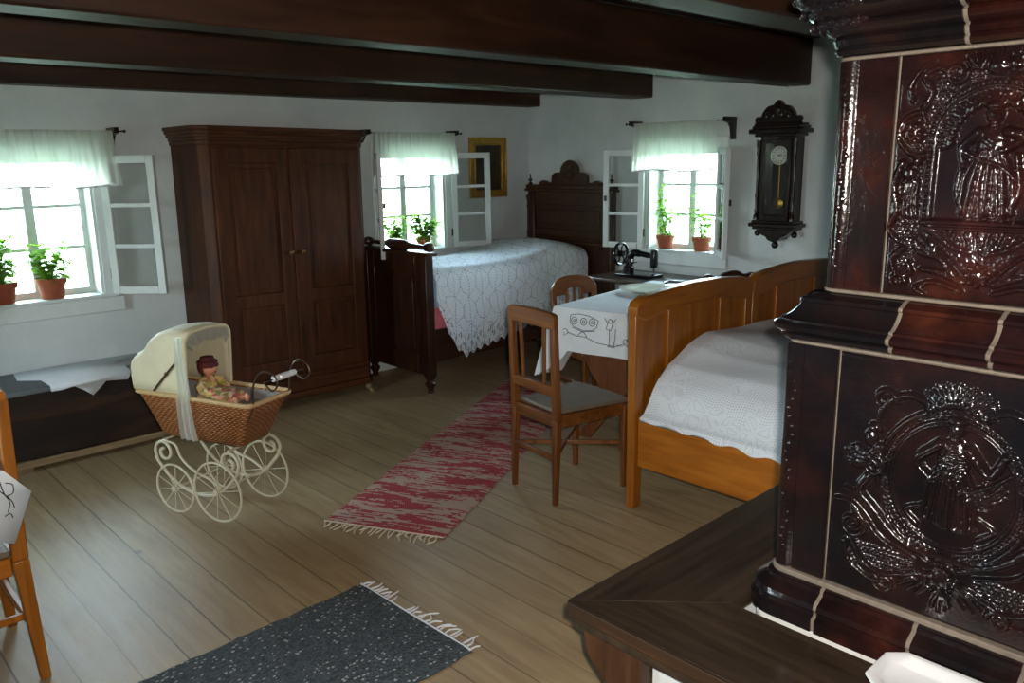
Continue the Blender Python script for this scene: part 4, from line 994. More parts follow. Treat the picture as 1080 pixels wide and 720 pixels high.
ft.grid(ftf,80,40); n = 81
per = [i for i in range(n)]+[j*n+n-1 for j in range(1,41)]+[40*n+i for i in range(n-2,-1,-1)]+[j*n for j in range(39,0,-1)]
b0 = len(ft.v); ft.v += [(ft.v[i][0],ft.v[i][1],.449) for i in per]; m_ = len(per)
ft.f += [(per[k],b0+k,b0+(k+1) % m_,per[(k+1) % m_]) for k in range(m_)]
tag(ft.build('feather_bed', M['blue_sheet'], ang=60), 'plump pale blue feather bed under the net lace bedspread', 'feather bed')

# ------------------------------------------------------------------ rag rugs
def rug(name, label, loc, rz, L, W, mat, ends, seed, yarn, thin=.2):
    r = thing(name, label, 'rug', loc, rz); rn_ = random.Random(seed)
    mb = MB(); nx, ny = int(L*30), int(W*24)
    ed = [rn_.uniform(-.006,.006) for _ in range(nx+1)]
    def fn(i,j):
        a = -L/2+L*i; q = 2*j-1; k = int(round(i*nx)); w = W/2+ed[k]*(1 if q > 0 else -1)
        return (a+.004*math.sin(q*14), q*w, .0085+.0012*math.sin(a*9+q*4) if abs(q) < .98 else .003)
    mb.grid(fn,nx,ny); mb.build('weave', mat, r, ang=180)
    for sx in ends:
        f = MB(); n = int(W/.022)
        for k in range(n):
            y = -W/2+.015+(W-.03)*k/(n-1)+rn_.uniform(-.004,.004); l = rn_.uniform(.03,.075); 
            if rn_.random() < thin: continue
            f.tube(bez([(sx*(L/2-.008),y,.007),(sx*(L/2+l*.5),y+rn_.uniform(-.010,.010),.006),(sx*(L/2+l),y+rn_.uniform(-.02,.02),.0035)],4),[.0036]*4+[.0032]*4+[.0015],6)
        f.tube([(sx*(L/2-.004),-W/2+.006,.0085),(sx*(L/2-.004),W/2-.006,.0085)],.0035,6)
        f.build('fringe', yarn, r)
    return r
rug('rag_rug', 'long red and cream rag runner leading to the table', (2.977,3.425,0), math.radians(27.6), 2.5, .60, M['rug_red'], (-1,1), 5, M['fringe'])
rug('rag_rug', 'charcoal flecked rag rug in front of the stove bench', (.975,2.175,0), math.radians(1.5), 1.15, .645, M['rug_grey'], (-1,1), 9, M['linen'], .30)

# ------------------------------------------------------------------ doll pram
pr = thing('doll_pram', 'wicker doll pram with cream hood and wire wheels', 'pram', (1.497,3.627,0), math.atan2(-.933,.36))
zr = .565
def loop(z, xa, xb, hw, r=.03, n=6):
    out = []
    for (cx,cy,a0) in ((xb-r,-hw+r,-PI/2),(xb-r,hw-r,0),(xa+r,hw-r,PI/2),(xa+r,-hw+r,PI)):
        for k in range(n+1):
            a = a0+PI/2*k/n; out.append((cx+r*math.cos(a),cy+r*math.sin(a),z))
    return out
lv = [loop(.352,-.225,.215,.080),loop(.365,-.262,.240,.090),loop(.42,-.282,.266,.102),loop(.50,-.315,.306,.118),loop(zr,-.343,.340,.133)]
bk = MB(); uvs = []; n = len(lv[0])
for q in lv:
    acc = 0
    for k in range(n+1):
        p = q[k % n]; 
        if k: acc += (V(lv[-1][k % n])-V(lv[-1][(k-1) % n])).length
        bk.v.append(p); uvs.append((acc, p[2]))
for i in range(len(lv)-1):
    for k in range(n): bk.f.append((i*(n+1)+k,i*(n+1)+k+1,(i+1)*(n+1)+k+1,(i+1)*(n+1)+k))
bk.f.append(tuple(range(n)))
bask = bk.build('basket', M['wicker'], pr, uv=uvs, solid=.010, ang=60)
MB().tube(loop(zr+.004,-.350,.347,.139), .0115, 8, True).build('rim_binding', M['tan'], bask)
mb = MB(); a_ = loop(zr-.004,-.331,.328,.121); b_ = loop(.43,-.275,.258,.092); mb.add(a_+b_,[(k,(k+1) % n,n+(k+1) % n,n+k) for k in range(n)]+[tuple(range(n,2*n))])
mb.build('lining', M['grey_lining'], bask, ang=60)
mb = MB().box(-.05,.295,-.104,.104,.50,.525); mb.build('blanket', M['grey_lining'], pr, bevel=.012)
# hood
hd = MB(); st = [(-.352,.69),(-.360,.725),(-.340,.742),(-.31,.755),(-.275,.78),(-.24,.82),(-.20,.846),(-.155,.862),(-.10,.868),(-.05,.869),(-.020,.865)]
ns = 24
for (x,zt_) in st:
    hw = .136; rr = .05
    cs = [(-hw,zr+.012),(-hw,zr+.06),(-hw,(zr+zt_)/2)]+[(-hw+rr-rr*math.cos(a),zt_-rr+rr*math.sin(a)) for a in [PI/2*k/5 for k in range(6)]]
    cs += [(-.04,zt_+.004),(0,zt_+.006),(.04,zt_+.004)]+[(-y,z) for y,z in reversed(cs)]
    m_ = len(cs); hd.v += [(x+(.02*(z-zr)/.3 if x > -.05 else 0),y,z) for y,z in cs]
for i in range(len(st)-1):
    for k in range(m_-1): hd.f.append((i*m_+k,i*m_+k+1,(i+1)*m_+k+1,(i+1)*m_+k))
hd.f.append(tuple(range(m_)))
h_ = hd.build('hood', M['hood'], pr, solid=.006, ang=50)
fa = [hd.v[(len(st)-1)*m_+k] for k in range(m_)]
MB().tube(fa,.008,8).build('hood_edge', M['hood'], h_)
for s in (-1,1):
    MB().tube([(-.215,s*.146,zr+.02),(-.12,s*.147,zr+.11),(-.035,s*.147,zr+.185)],.0055,8).ball((-.122,s*.148,zr+.108),.009).build('hood_brace', M['dark_metal'], h_)
# sheer drape: valance in the arch and a long tail on the near side
vl = MB(); 
def vf(i,j):
    k = i*(m_-7)+3; k0 = int(k); t = k-k0; p = V(fa[k0]).lerp(V(fa[min(k0+1,m_-1)]),t)
    c = V((p.x, 0, .70)); return p.lerp(c, .04+.24*j)+V((.008+.004*math.sin(i*60)*j,0,-.012*j*abs(math.sin(i*14))))
vl.grid(vf,60,6); vl.build('valance', M['sheer'], pr, ang=180)
tl = MB()
def tf(i,j):
    x = -.040+.080*i*(.55+.55*j)-.012*j-(.05*(j-.5) if j > .5 else 0); z = .850-.485*j
    y = -.146-.009*math.sin(i*15+j*2)-.004*math.sin(j*9)-(.006 if z < .58 else 0)-.008*min(1,j*2)
    if z < zr: y += (zr-z)*.17
    return (x,y-.006,z)
tl.grid(tf,24,24); tl.build('drape', M['sheer'], pr, ang=180)
# running gear
def wheel(x, y, R):
    w = MB().tube([(x+R*math.cos(a),y,R+.001+R*math.sin(a)) if False else (x+(R-.006)*math.cos(a),y,R+(R-.006)*math.sin(a)) for a in [2*PI*k/48 for k in range(48)]],.0055,8,True).build('wheel', M['cream_paint'], pr)
    mb = MB()
    for k in range(10):
        a = 2*PI*k/10+.2; mb.tube([(x+.012*math.cos(a),y,R+.012*math.sin(a)),(x+(R-.007)*math.cos(a),y,R+(R-.007)*math.sin(a))],.0022,6)
    mb.build('spoke', M['cream_paint'], w)
    MB().lathe([(.007,-.018),(.014,-.015),(.016,0),(.014,.015),(.007,.018)],(x,y,R),'y',14).build('hub', M['cream_paint'], w)
for s in (-1,1): wheel(-.135,s*.155,.122); wheel(.130,s*.155,.146)
for x,R in ((-.135,.122),(.130,.146)): MB().tube([(x,-.155,R),(x,.155,R)],.005,8).build('axle', M['cream_paint'], pr)
def spiral(cx, cz, r0, a0, turns, sgn, y):
    out = []
    for k in range(int(turns*20)+1):
        a = a0+sgn*2*PI*k/20; r = r0*(1-.72*k/(turns*20)); out.append((cx+r*math.cos(a),y,cz+r*math.sin(a)))
    return out
for s in (-1,1):
    y = s*.135
    mb = MB()
    sp1 = spiral(-.205,.285,.058,PI,1.25,-1,y)       # rear scroll
    mb.tube(list(reversed(sp1))+bez([(-.255,y,.24),(-.20,y,.18),(-.14,y,.14),(-.03,y,.105),(.08,y,.115),(.16,y,.16),(.235,y,.235)],6)+spiral(.195,.285,.058,0,1.25,1,y),.0075,8)
    mb.build('spring', M['cream_paint'], pr)
    MB().tube(bez([(-.205,y,.342),(-.13,y,.330),(-.10,y,.27),(-.02,y,.215),(.07,y,.19),(.14,y,.15)],6),.006,8).build('spring_stay', M['cream_paint'], pr)
for x in (-.205,.195): MB().tube([(x,-.135,.343),(x,.135,.343)],.006,8).build('cross_bar', M['cream_paint'], pr)
# handle
for s in (-1,1):
    MB().tube(bez([(.285,s*.10,.47),(.345,s*.115,.555),(.36,s*.118,.65),(.385,s*.115,.705),(.43,s*.112,.73),(.475,s*.108,.715),(.487,s*.106,.675),(.455,s*.104,.645),(.415,s*.10,.665)],6),.0045,8).build('handle_arm', M['dark_metal'], pr)
hg = MB().lathe([(.007,-.075),(.013,-.070),(.014,-.045),(.010,-.040),(.010,-.034),(.014,-.030),(.015,0),(.014,.030),(.010,.034),(.010,.040),(.014,.045),(.013,.070),(.007,.075)],(.432,0,.685),'y',14).build('handle_grip', M['porcelain'], pr)
MB().tube([(.432,-.125,.685),(.432,.125,.685)],.004,8).build('grip_rod', M['dark_metal'], hg)

# ------------------------------------------------------------------ doll sitting in the pram
pm = Matrix.Translation(pr.location) @ Matrix.Rotation(pr.rotation_euler.z,4,'Z')
dl = thing('doll', 'small doll in a flowered dress sitting under the pram hood', 'doll', pm @ V((-.012,-.012,.5265)), pr.rotation_euler.z)
mb = MB().lathe([(.052,.0),(.060,.012),(.050,.035),(.040,.065),(.036,.090),(.030,.108),(.014,.118)],(0,0,0),'z',18)
body = mb
skirt = []
for k in range(9):
    t = k/8; skirt.append((.01+.150*t, .056+.034*math.sin(t*PI*.8), .044-.014*t))
vs = []
for (x,hw,hz) in skirt:
    for q in range(12):
        a = 2*PI*q/12; vs.append((x, hw*math.cos(a)*(1+.08*math.sin(q*3)), max(.002,hz*.9+hz*.85*math.sin(a))))
body.add(vs,[(i*12+q,i*12+(q+1) % 12,(i+1)*12+(q+1) % 12,(i+1)*12+q) for i in range(8) for q in range(12)]+[tuple(range(11,-1,-1)),tuple(8*12+q for q in range(12))])
for s in (-1,1):
    body.tube(bez([(0,s*.030,.100),(.012,s*.058,.085),(.030,s*.066,.062),(.055,s*.055,.060)],5),[.017]*5+[.020]*5+[.019]*5+[.015],10)
bo = body.build('dress', M['dress'], dl, ang=80)
hv = MB(); c0 = (.012,0,.158)
for i in range(17):
    a = PI*i/16
    for j in range(24):
        q = 2*PI*j/24; x,y,z = math.sin(a)*math.cos(q), math.sin(a)*math.sin(q), -math.cos(a)
        r = .040*(1-.10*(z < -.2)*abs(z)); f = max(0,x)
        r += .0075*math.exp(-((y/.16)**2+((z+.08)/.16)**2))*f                    # nose
        r += .003*math.exp(-((y/.22)**2+((z+.45)/.09)**2))*f                     # lips
        r -= .0035*sum(math.exp(-(((y-e*.38)/.16)**2+((z-.10)/.13)**2)) for e in (-1,1))*f   # eye sockets
        r += .003*sum(math.exp(-(((y-e*.5)/.22)**2+((z+.25)/.22)**2)) for e in (-1,1))*f     # cheeks
        hv.v.append((c0[0]+x*r, c0[1]+y*r*.93, c0[2]+z*r*1.08))
hv.f += [(i*24+j,i*24+(j+1) % 24,(i+1)*24+(j+1) % 24,(i+1)*24+j) for i in range(16) for j in range(24)]
hv.tube([(.004,0,.112),(.008,0,.130)],.013,10)
he = hv.build('head', M['skin'], dl, ang=180)
mb = MB()
for s in (-1,1): mb.ball((.012+.0345,s*.0135,.1625),(.004,.005,.0038),8,6)
mb.build('eye', M['thread'], he)
MB().ball((.012+.0395,0,.139),(.003,.008,.0028),8,6).build('mouth', M['doll_hair'], he)
ha = MB()
for i in range(13):
    a = PI*.52*(1-i/12) if False else PI*i/12*.62
    for j in range(24):
        q = 2*PI*j/24; lim = .62 if math.cos(q) > .3 else 1.
        aa = a*(1.25 if math.cos(q) < .2 else .80); r = .045+.003*math.sin(q*9)
        ha.v.append((c0[0]-.004+r*math.sin(aa)*math.cos(q), c0[1]+r*math.sin(aa)*math.sin(q), c0[2]+.003+r*math.cos(aa)*1.08))
ha.f += [(i*24+j,i*24+(j+1) % 24,(i+1)*24+(j+1) % 24,(i+1)*24+j) for i in range(12) for j in range(24)]
hr = ha.build('hair', M['doll_hair'], dl, ang=180)
MB().lathe([(.020,.052),(.030,.050),(.031,.034),(.046,.030),(.047,.026),(.02,.028)],(c0[0]-.006,0,c0[2]),'z',20).build('hat', M['doll_hair'], dl)
mb = MB()
for s in (-1,1):
    b = V((.060,s*.053,.060)); mb.tube([(.052,s*.056,.060),(.066,s*.050,.060)],[.010,.009],10)
    for k in range(4):
        y0_ = s*(.050+.0045*(k-1.5)); mb.tube([(.064,y0_,.060),(.073+.001*(k % 2),y0_,.0595),(.079-.0015*abs(k-1.5),y0_,.056)],[.0026,.0024,.0018],7)
    mb.tube([(.062,s*.042,.061),(.068,s*.037,.062),(.073,s*.0365,.061)],[.003,.0028,.002],7)
mb.build('hand', M['skin'], dl)
mb = MB()
for s in (-1,1):
    mb.tube(bez([(.11,s*.030,.028),(.145,s*.033,.026),(.180,s*.036,.020)],5),[.017]*5+[.014]*5+[.011],10); mb.ball((.192,s*.037,.024),(.014,.012,.021),10,8)
mb.build('leg', M['skin'], dl)

# ------------------------------------------------------------------ tiled stove
S1 = dict(x0=1.734, x1=2.52, y0=.15, y1=.91); S2 = dict(x0=1.789, x1=2.465, y0=.205, y1=.855)
sv = thing('tiled_stove', 'tall brown glazed tile stove with relief tiles standing in the wooden bench', 'stove', (2.12,.53,0))
def outline(S, o, r, n=8):
    """closed outline offset o, as (x,y) list, starting on the room face at its far corner"""
    x0,x1,y0,y1 = S['x0'],S['x1'],S['y0'],S['y1']; out = []
    for cx,cy,a0 in ((x0+r,y1-r,PI/2),(x0+r,y0+r,PI),(x1-r,y0+r,1.5*PI),(x1-r,y1-r,0)):
        for k in range(n+1):
            a = a0+PI/2*k/n; out.append((cx+(r+o)*math.cos(a),cy+(r+o)*math.sin(a)))
    return out
def moulding(S, prof, name, r, cuts, gap=.010, n=8):
    """prof: (offset, z); cuts: per side fractions -> every tile of the moulding its own mesh with grout between"""
    base = outline(S,0,r,n); nrm = []
    x0,x1,y0,y1 = S['x0'],S['x1'],S['y0'],S['y1']
    for cx,cy,a0 in ((x0+r,y1-r,PI/2),(x0+r,y0+r,PI),(x1-r,y0+r,1.5*PI),(x1-r,y1-r,0)):
        for k in range(n+1): a = a0+PI/2*k/n; nrm.append((math.cos(a),math.sin(a)))
    m = len(base); acc = [0]
    for k in range(m): a,b = base[k],base[(k+1) % m]; acc.append(acc[-1]+math.hypot(b[0]-a[0],b[1]-a[1]))
    tot = acc[-1]
    def at(s):
        s %= tot
        for k in range(m):
            if acc[k] <= s <= acc[k+1]:
                L = acc[k+1]-acc[k]; t = (s-acc[k])/L if L > 1e-9 else 0; j = (k+1) % m
                p = (base[k][0]*(1-t)+base[j][0]*t, base[k][1]*(1-t)+base[j][1]*t); q = (nrm[k][0]*(1-t)+nrm[j][0]*t, nrm[k][1]*(1-t)+nrm[j][1]*t)
                l = math.hypot(*q); return p,(q[0]/l,q[1]/l)
        return base[0],nrm[0]
    # grout core
    g = MB()
    for (o,z) in prof:
        for k in range(m): g.v.append((base[k][0]+nrm[k][0]*(o-.006),base[k][1]+nrm[k][1]*(o-.006),z))
    g.f += [(i*m+k,i*m+(k+1) % m,(i+1)*m+(k+1) % m,(i+1)*m+k) for i in range(len(prof)-1) for k in range(m)]+[tuple(range(m)),tuple((len(prof)-1)*m+k for k in range(m))]
    g.build('grout_bed', M['grout'], sv, world=True, ang=50)
    rn_ = random.Random(len(prof)+int(tot*1000))
    for a,b in zip(cuts, cuts[1:]+[cuts[0]+tot]):
        t = MB(); s0, s1 = a+gap/2, b-gap/2; ss = [s0]+[acc[k]+w*tot for w in (0,1) for k in range(m) if s0+.002 < acc[k]+w*tot < s1-.002]+[s1]
        ss = sorted(ss); dense = []
        for p,q in zip(ss,ss[1:]):
            kk = max(1,int((q-p)/.03)); dense += [p+(q-p)*i/kk for i in range(kk)]
        dense.append(ss[-1]); jz = rn_.uniform(-.0015,.0015)
        for s_ in dense:
            p,q = at(s_)
            for (o,z) in prof: t.v.append((p[0]+q[0]*(o+jz),p[1]+q[1]*(o+jz),z))
            k_ = len(prof)
        nn = len(dense)
        for i in range(nn-1):
            for j in range(k_-1): t.f.append((i*k_+j,i*k_+j+1,(i+1)*k_+j+1,(i+1)*k_+j))
        inner0 = len(t.v)
        for s_ in (dense[0],dense[-1]):
            p,q = at(s_)
            for (o,z) in prof: t.v.append((p[0]+q[0]*(o-.008),p[1]+q[1]*(o-.008),z))
        for e,row in ((0,0),(1,(nn-1)*k_)):
            for j in range(k_-1): t.f.append((row+j,row+j+1,inner0+e*k_+j+1,inner0+e*k_+j))
        ti = t.build(name, M['glaze'], sv, world=True, ang=28); q_ = rn_.choice((.06,.2,.55,.75)); ti.color = (q_,q_,q_,1)
    return tot
def side_cuts(S, r, ys, n=8):
    """positions of the joints, from y on the room face; other sides divided evenly"""
    base = outline(S,0,r,n); m = len(base); acc = [0]
    for k in range(m): a,b = base[k],base[(k+1) % m]; acc.append(acc[-1]+math.hypot(b[0]-a[0],b[1]-a[1]))
    yA = S['y1']-r; c = []
    for y in ys: c.append(acc[n]+(yA-y))
    W = S['y1']-S['y0']; D = S['x1']-S['x0']; arc = acc[n]
    s = acc[2*n+1]+arc*0
    for (k0,Ls) in ((2*n+1,D-2*r),(3*n+2,W-2*r),(4*n+3,D-2*r)):
        s = acc[k0]
        for f in (.2,.5,.8): c.append(s+Ls*f)
    return sorted(c)
# white plinth under the bench, joined to the stove
MB().box(1.60,2.56,.02,1.0,0,.440).build('plinth', M['white_wall'], sv, world=True)
MB().box(1.70,2.55,.115,.945,.440,.520).build('collar', M['plaster_white'], sv, world=True, bevel=.03)
pb = [(.030,.508),(.060,.510),(.062,.540),(.050,.546),(.050,.556),(.056,.562),(.052,.574),(.036,.584),(.024,.590),(.022,.600),(.014,.604),(.004,.606)]
moulding(S1, pb, 'base_tile', .028, side_cuts(S1,.028,(.775,.565,.355,.215)))
core = MB(); o1 = outline(S1,-.012,.03); core.prism(o1,'z',.50,1.20); o2 = outline(S2,-.012,.03); core.prism(o2,'z',1.19,1.96); core.build('core', M['grout'], sv, world=True)
pm_ = [(.002,1.185),(.012,1.186),(.022,1.192),(.024,1.199),(.018,1.203),(.032,1.206),(.042,1.213),(.043,1.222),(.034,1.228),(.026,1.229),(.027,1.235),(.016,1.238),(.004,1.246),(-.008,1.258),(-.016,1.270),(-.012,1.274),(-.014,1.281),(-.026,1.284),(-.036,1.290),(-.050,1.294)]
moulding(S1, pm_, 'cornice_tile', .028, side_cuts(S1,.028,(.668,.478,.29)))
pt_ = [(.0,1.802),(.014,1.804),(.020,1.812),(.016,1.819),(.022,1.823),(.026,1.834),(.020,1.840),(.030,1.843),(.040,1.852),(.044,1.862),(.038,1.868),(.052,1.870),(.074,1.880),(.082,1.890),(.078,1.897),(.090,1.900),(.104,1.912),(.110,1.926),(.106,1.942),(.092,1.952),(.06,1.956)]
moulding(S2, pt_, 'crown_tile', .028, side_cuts(S2,.028,(.598,.36,)))
for S,o,z0,z1 in ((S1,.012,.6045,.6185),(S2,.010,1.2945,1.3025),(S2,.008,1.7935,1.8005),(S1,.003,1.1765,1.1845)):
    MB().prism(outline(S,o,.03),'z',z0,z1).build('grout_ledge', M['grout'], sv, world=True, bevel=.003)
# leaf relief along the far end of the crown, catching the light
mb = MB()
for k in range(14):
    for (o,z) in ((.052,1.864),(.082,1.894),(.102,1.928)):
        x = S2['x0']-.02+.045*k+.01*(z > 1.88); y = S2['y1']+o
        mb.ball((x,y,z),(.016,.010,.013),8,6).ball((x+.018,y-.002,z+.006),(.010,.008,.010),8,6)
mb.build('crown_leaf', M['glaze'], sv, world=True).color = (.5,.5,.5,1)
mb = MB()
for k in range(3):
    for (o,z) in ((.052,1.864),(.082,1.894),(.102,1.928)):
        y = S2['y1']+.015-.034*k; x = S2['x0']-o
        mb.ball((x,y,z),(.010,.015,.013),8,6).ball((x+.002,y-.016,z+.006),(.008,.010,.010),8,6)
mb.build('crown_leaf', M['glaze'], sv, world=True).color = (.5,.5,.5,1)

class Relief:
    def __init__(s, W, H, step=.0021):
        s.W, s.H = W, H; s.nx, s.ny = int(W/step), int(H/step); u = np.linspace(0,W,s.nx+1); v = np.linspace(0,H,s.ny+1)
        s.U, s.Vv = np.meshgrid(u,v); s.h = np.zeros_like(s.U)
    def sub(s, u0,u1,v0,v1):
        i0 = max(0,int(u0/s.W*s.nx)-1); i1 = min(s.nx+1,int(u1/s.W*s.nx)+2); j0 = max(0,int(v0/s.H*s.ny)-1); j1 = min(s.ny+1,int(v1/s.H*s.ny)+2)
        return (slice(j0,max(j0,j1)),slice(i0,max(i0,i1)))
    def put(s, sl, a, add):
        if add: s.h[sl] += a
        else: s.h[sl] = np.maximum(s.h[sl],a)
    def blob(s, u, v, ru, rv, h, rot=0, add=False, p=.5):
        R = max(ru,rv); sl = s.sub(u-R,u+R,v-R,v+R); du, dv_ = s.U[sl]-u, s.Vv[sl]-v; c,q = math.cos(rot),math.sin(rot)
        d = ((du*c+dv_*q)/ru)**2+((-du*q+dv_*c)/rv)**2; s.put(sl, h*np.clip(1-d,0,1)**p, add)
    def stroke(s, pts, r0, h, r1=None, add=False):
        r1 = r0 if r1 is None else r1; n = len(pts)-1
        for i in range(n):
            (a,b),(c,d) = pts[i],pts[i+1]; ra = r0+(r1-r0)*i/n; R = max(ra,.0024)
            sl = s.sub(min(a,c)-R,max(a,c)+R,min(b,d)-R,max(b,d)+R); dx,dy = c-a,d-b; L = dx*dx+dy*dy+1e-12
            t = np.clip(((s.U[sl]-a)*dx+(s.Vv[sl]-b)*dy)/L,0,1); q = ((s.U[sl]-a-t*dx)**2+(s.Vv[sl]-b-t*dy)**2)/(R*R)
            s.put(sl, h*(ra/r0)**.5*np.sqrt(np.clip(1-q,0,1)), add)
    def curve(s, pts, r0, h, r1=None): s.stroke(bez2(pts,7), r0, h, r1)
    def scroll(s, cu, cv_, R, a0, turns, sg, r0, h, r1=None):
        n = int(turns*18); s.stroke([(cu+R*(1-.8*k/n)*math.cos(a0+sg*2*PI*k/18), cv_+R*(1-.8*k/n)*math.sin(a0+sg*2*PI*k/18)) for k in range(n+1)], r0, h, r1)
    def beads(s, pts, r, h, gap):
        acc = 0; last = -gap
        for (a,b),(c,d) in zip(pts,pts[1:]):
            L = math.hypot(c-a,d-b)+1e-9
            while acc+L-last >= gap:
                t = (last+gap-acc)/L; s.blob(a+(c-a)*t,b+(d-b)*t,r,r,h); last += gap
            acc += L
    def leaf(s, u, v, L, ang, w, h):
        c,q = math.cos(ang),math.sin(ang)
        for sp in (-.55,-.28,0,.28,.55):
            l = L*(1-.45*abs(sp)); e = (u+l*math.cos(ang+sp),v+l*math.sin(ang+sp)); m = (u+l*.5*math.cos(ang+sp*1.5),v+l*.5*math.sin(ang+sp*1.5))
            s.stroke(bez2([(u,v),m,e],5), w, h, w*.35)
    def stipple(s, poly_fn, r, h, gap, seed):
        rn_ = random.Random(seed); v = 0; row = 0
        while v < s.H:
            u = (row % 2)*gap/2
            while u < s.W:
                if poly_fn(u,v): s.blob(u+rn_.uniform(-.001,.001),v+rn_.uniform(-.001,.001),r,r,h*rn_.uniform(.7,1.1),add=True)
                u += gap
            v += gap*.87; row += 1
    def mesh(s, name, x, yL, z0, dark, edge=.008):
        e = np.minimum(np.minimum(s.U,s.W-s.U),np.minimum(s.Vv,s.H-s.Vv)); s.h += 0
        hh = s.h + .006*np.sqrt(np.clip(1-(1-np.clip(e/edge,0,1))**2,0,1)) + .0006*np.sin(s.U*60+1)*np.sin(s.Vv*45)
        hh += .0006*np.sin(s.U*310+3*np.sin(s.Vv*140))*np.sin(s.Vv*270+2*np.sin(s.U*170))*np.clip(s.h/.008,.12,1)+.0006*np.sin(s.U*690+s.Vv*330)*np.sin(s.Vv*560-s.U*210)*np.clip(s.h/.008,.2,1)
        n, m = s.nx+1, s.ny+1
        co = np.empty((m,n,3)); co[...,0] = x-hh; co[...,1] = yL-s.U; co[...,2] = z0+s.Vv
        o = sv.location; co -= np.array([o.x,o.y,o.z])
        idx = np.arange(n*m).reshape(m,n); q = np.stack([idx[:-1,:-1],idx[:-1,1:],idx[1:,1:],idx[1:,:-1]],-1).reshape(-1,4)
        me = bpy.data.meshes.new(name); me.vertices.add(n*m); me.vertices.foreach_set('co',co.reshape(-1))
        me.loops.add(q.size); me.loops.foreach_set('vertex_index',q.reshape(-1).astype(np.int32)); me.polygons.add(len(q))
        me.polygons.foreach_set('loop_start',np.arange(0,q.size,4,dtype=np.int32)); me.polygons.foreach_set('loop_total',np.full(len(q),4,dtype=np.int32))
        me.update(calc_edges=True); me.polygons.foreach_set('use_smooth',[True]*len(q)); me.materials.append(M['glaze'])
        ob = bpy.data.objects.new(name, me); COL.objects.link(ob); ob.parent = sv; ob.color = (dark,dark,dark,1); return ob

def figure(R, u, v, k, arm):
    """small robed figure in relief"""
    R.blob(u,v+.060*k,.026*k,.040*k,.016); R.blob(u,v+.115*k,.014*k,.018*k,.020); R.blob(u,v+.128*k,.016*k,.009*k,.022)
    R.blob(u+.003*k,v+.113*k,.004*k,.006*k,.024); R.blob(u,v+.096*k,.009*k,.010*k,.015)
    for i in range(-4,5):
        R.curve([(u+i*.004*k,v+.055*k),(u+i*.008*k+.004*k*math.sin(i*2),v+.01*k),(u+i*.010*k,v-.050*k)],.0042*k,.015+.003*math.cos(i*2.2),.005*k)
    R.blob(u,v-.005*k,.034*k,.055*k,.008)
    for s,(e,w) in zip((-1,1),arm):
        R.curve([(u+s*.022*k,v+.085*k),(u+s*e[0]*k,v+e[1]*k),(u+s*w[0]*k,v+w[1]*k)],.0095*k,.020,.006*k); R.blob(u+s*w[0]*k,v+w[1]*k,.007*k,.006*k,.021)
    for s in (-1,1): R.blob(u+s*.012*k,v-.056*k,.010*k,.006*k,.014)

# upper relief tile: arched niche with a robed figure on a shell bracket
UW, UH = .376, .49; c = UW/2
R = Relief(UW,UH)
def ring(u,v): return 0
arch = [(c-.105,.165)]+[(c-.105,.165+.15*k/10) for k in range(11)]+[(c-.105*math.cos(a),.315+.105*math.sin(a)) for a in [PI*k/24 for k in range(25)]]+[(c+.105,.315-.15*k/10) for k in range(11)]
R.stroke(arch,.006,.009); R.beads([(c+(u-c)*1.09,v+(.008 if v > .315 else 0)) for u,v in arch],.0042,.011,.0098)
def panel(u,v):
    a = abs(u-c); return (.125 < a < .165 and .06 < v < .27) or (a < .165 and math.hypot(a,v-.315) > .125 and v > .30 and v < .455 and a+.55*(v-.3) < .185)
R.stipple(panel,.0034,.0055,.0085,1)
for s in (-1,1):
    X = lambda a: c+s*a
    R.curve([(X(.165),.275),(X(.178),.23),(X(.168),.18),(X(.182),.14),(X(.16),.115)],.009,.013,.005)
    R.curve([(X(.125),.29),(X(.155),.30),(X(.176),.33),(X(.165),.365),(X(.135),.375),(X(.125),.355)],.0085,.014,.004)
    R.blob(X(.150),.335,.026,.026,.012); [R.blob(X(.150)+.016*math.cos(a),.335+.016*math.sin(a),.006,.006,.017) for a in [k*PI/3 for k in range(6)]]; R.blob(X(.150),.335,.007,.007,.019)
    R.curve([(X(.13),.385),(X(.118),.415),(X(.135),.445),(X(.11),.460),(X(.085),.445)],.009,.015,.004)
    R.curve([(X(.155),.40),(X(.16),.43),(X(.14),.462),(X(.12),.475)],.006,.011,.003)
    R.scroll(X(.075),.448,.022,0,1.4,s,.006,.013,.003); R.leaf(X(.03),.452,.05,PI/2-s*.5,.006,.013)
    for k in range(9):
        a = PI/2+s*-(k-0)*.19+ -s*.05; R.leaf(c+.072*math.cos(a),.315+.072*math.sin(a),.032,a,.0055,.012)
    R.curve([(X(.15),.10),(X(.17),.075),(X(.155),.045),(X(.13),.05),(X(.135),.07)],.008,.014,.004); R.scroll(X(.155),.03,.018,0,1.3,-s,.006,.014,.003)
    R.curve([(X(.02),.10),(X(.06),.115),(X(.10),.145)],.008,.014,.012); R.curve([(X(.045),.052),(X(.075),.085),(X(.115),.095),(X(.125),.120)],.010,.013,.005); R.curve([(X(.03),.04),(X(.07),.055),(X(.11),.060)],.009,.011,.005); R.leaf(X(.085),.095,.05,PI/2-s*.8,.007,.012)
    R.curve([(X(.03),.02),(X(.08),.035),(X(.12),.02),(X(.10),.008)],.006,.012,.004)
    R.blob(X(.148),.255,.014,.02,.014); R.blob(X(.135),.28,.010,.012,.015); [R.curve([(X(.13+.008*k),.24),(X(.132+.008*k),.20),(X(.128+.009*k),.165)],.004,.010,.003) for k in range(4)]
for k in range(-4,5): R.curve([(c+k*.007,.066),(c+k*.015,.10),(c+k*.0235,.136-abs(k)*.0015)],.0085,.010,.0125)
R.blob(c,.055,.022,.022,.020); [R.blob(c+.02*math.cos(a),.055+.02*math.sin(a),.007,.007,.018) for a in [k*PI/4 for k in range(8)]]
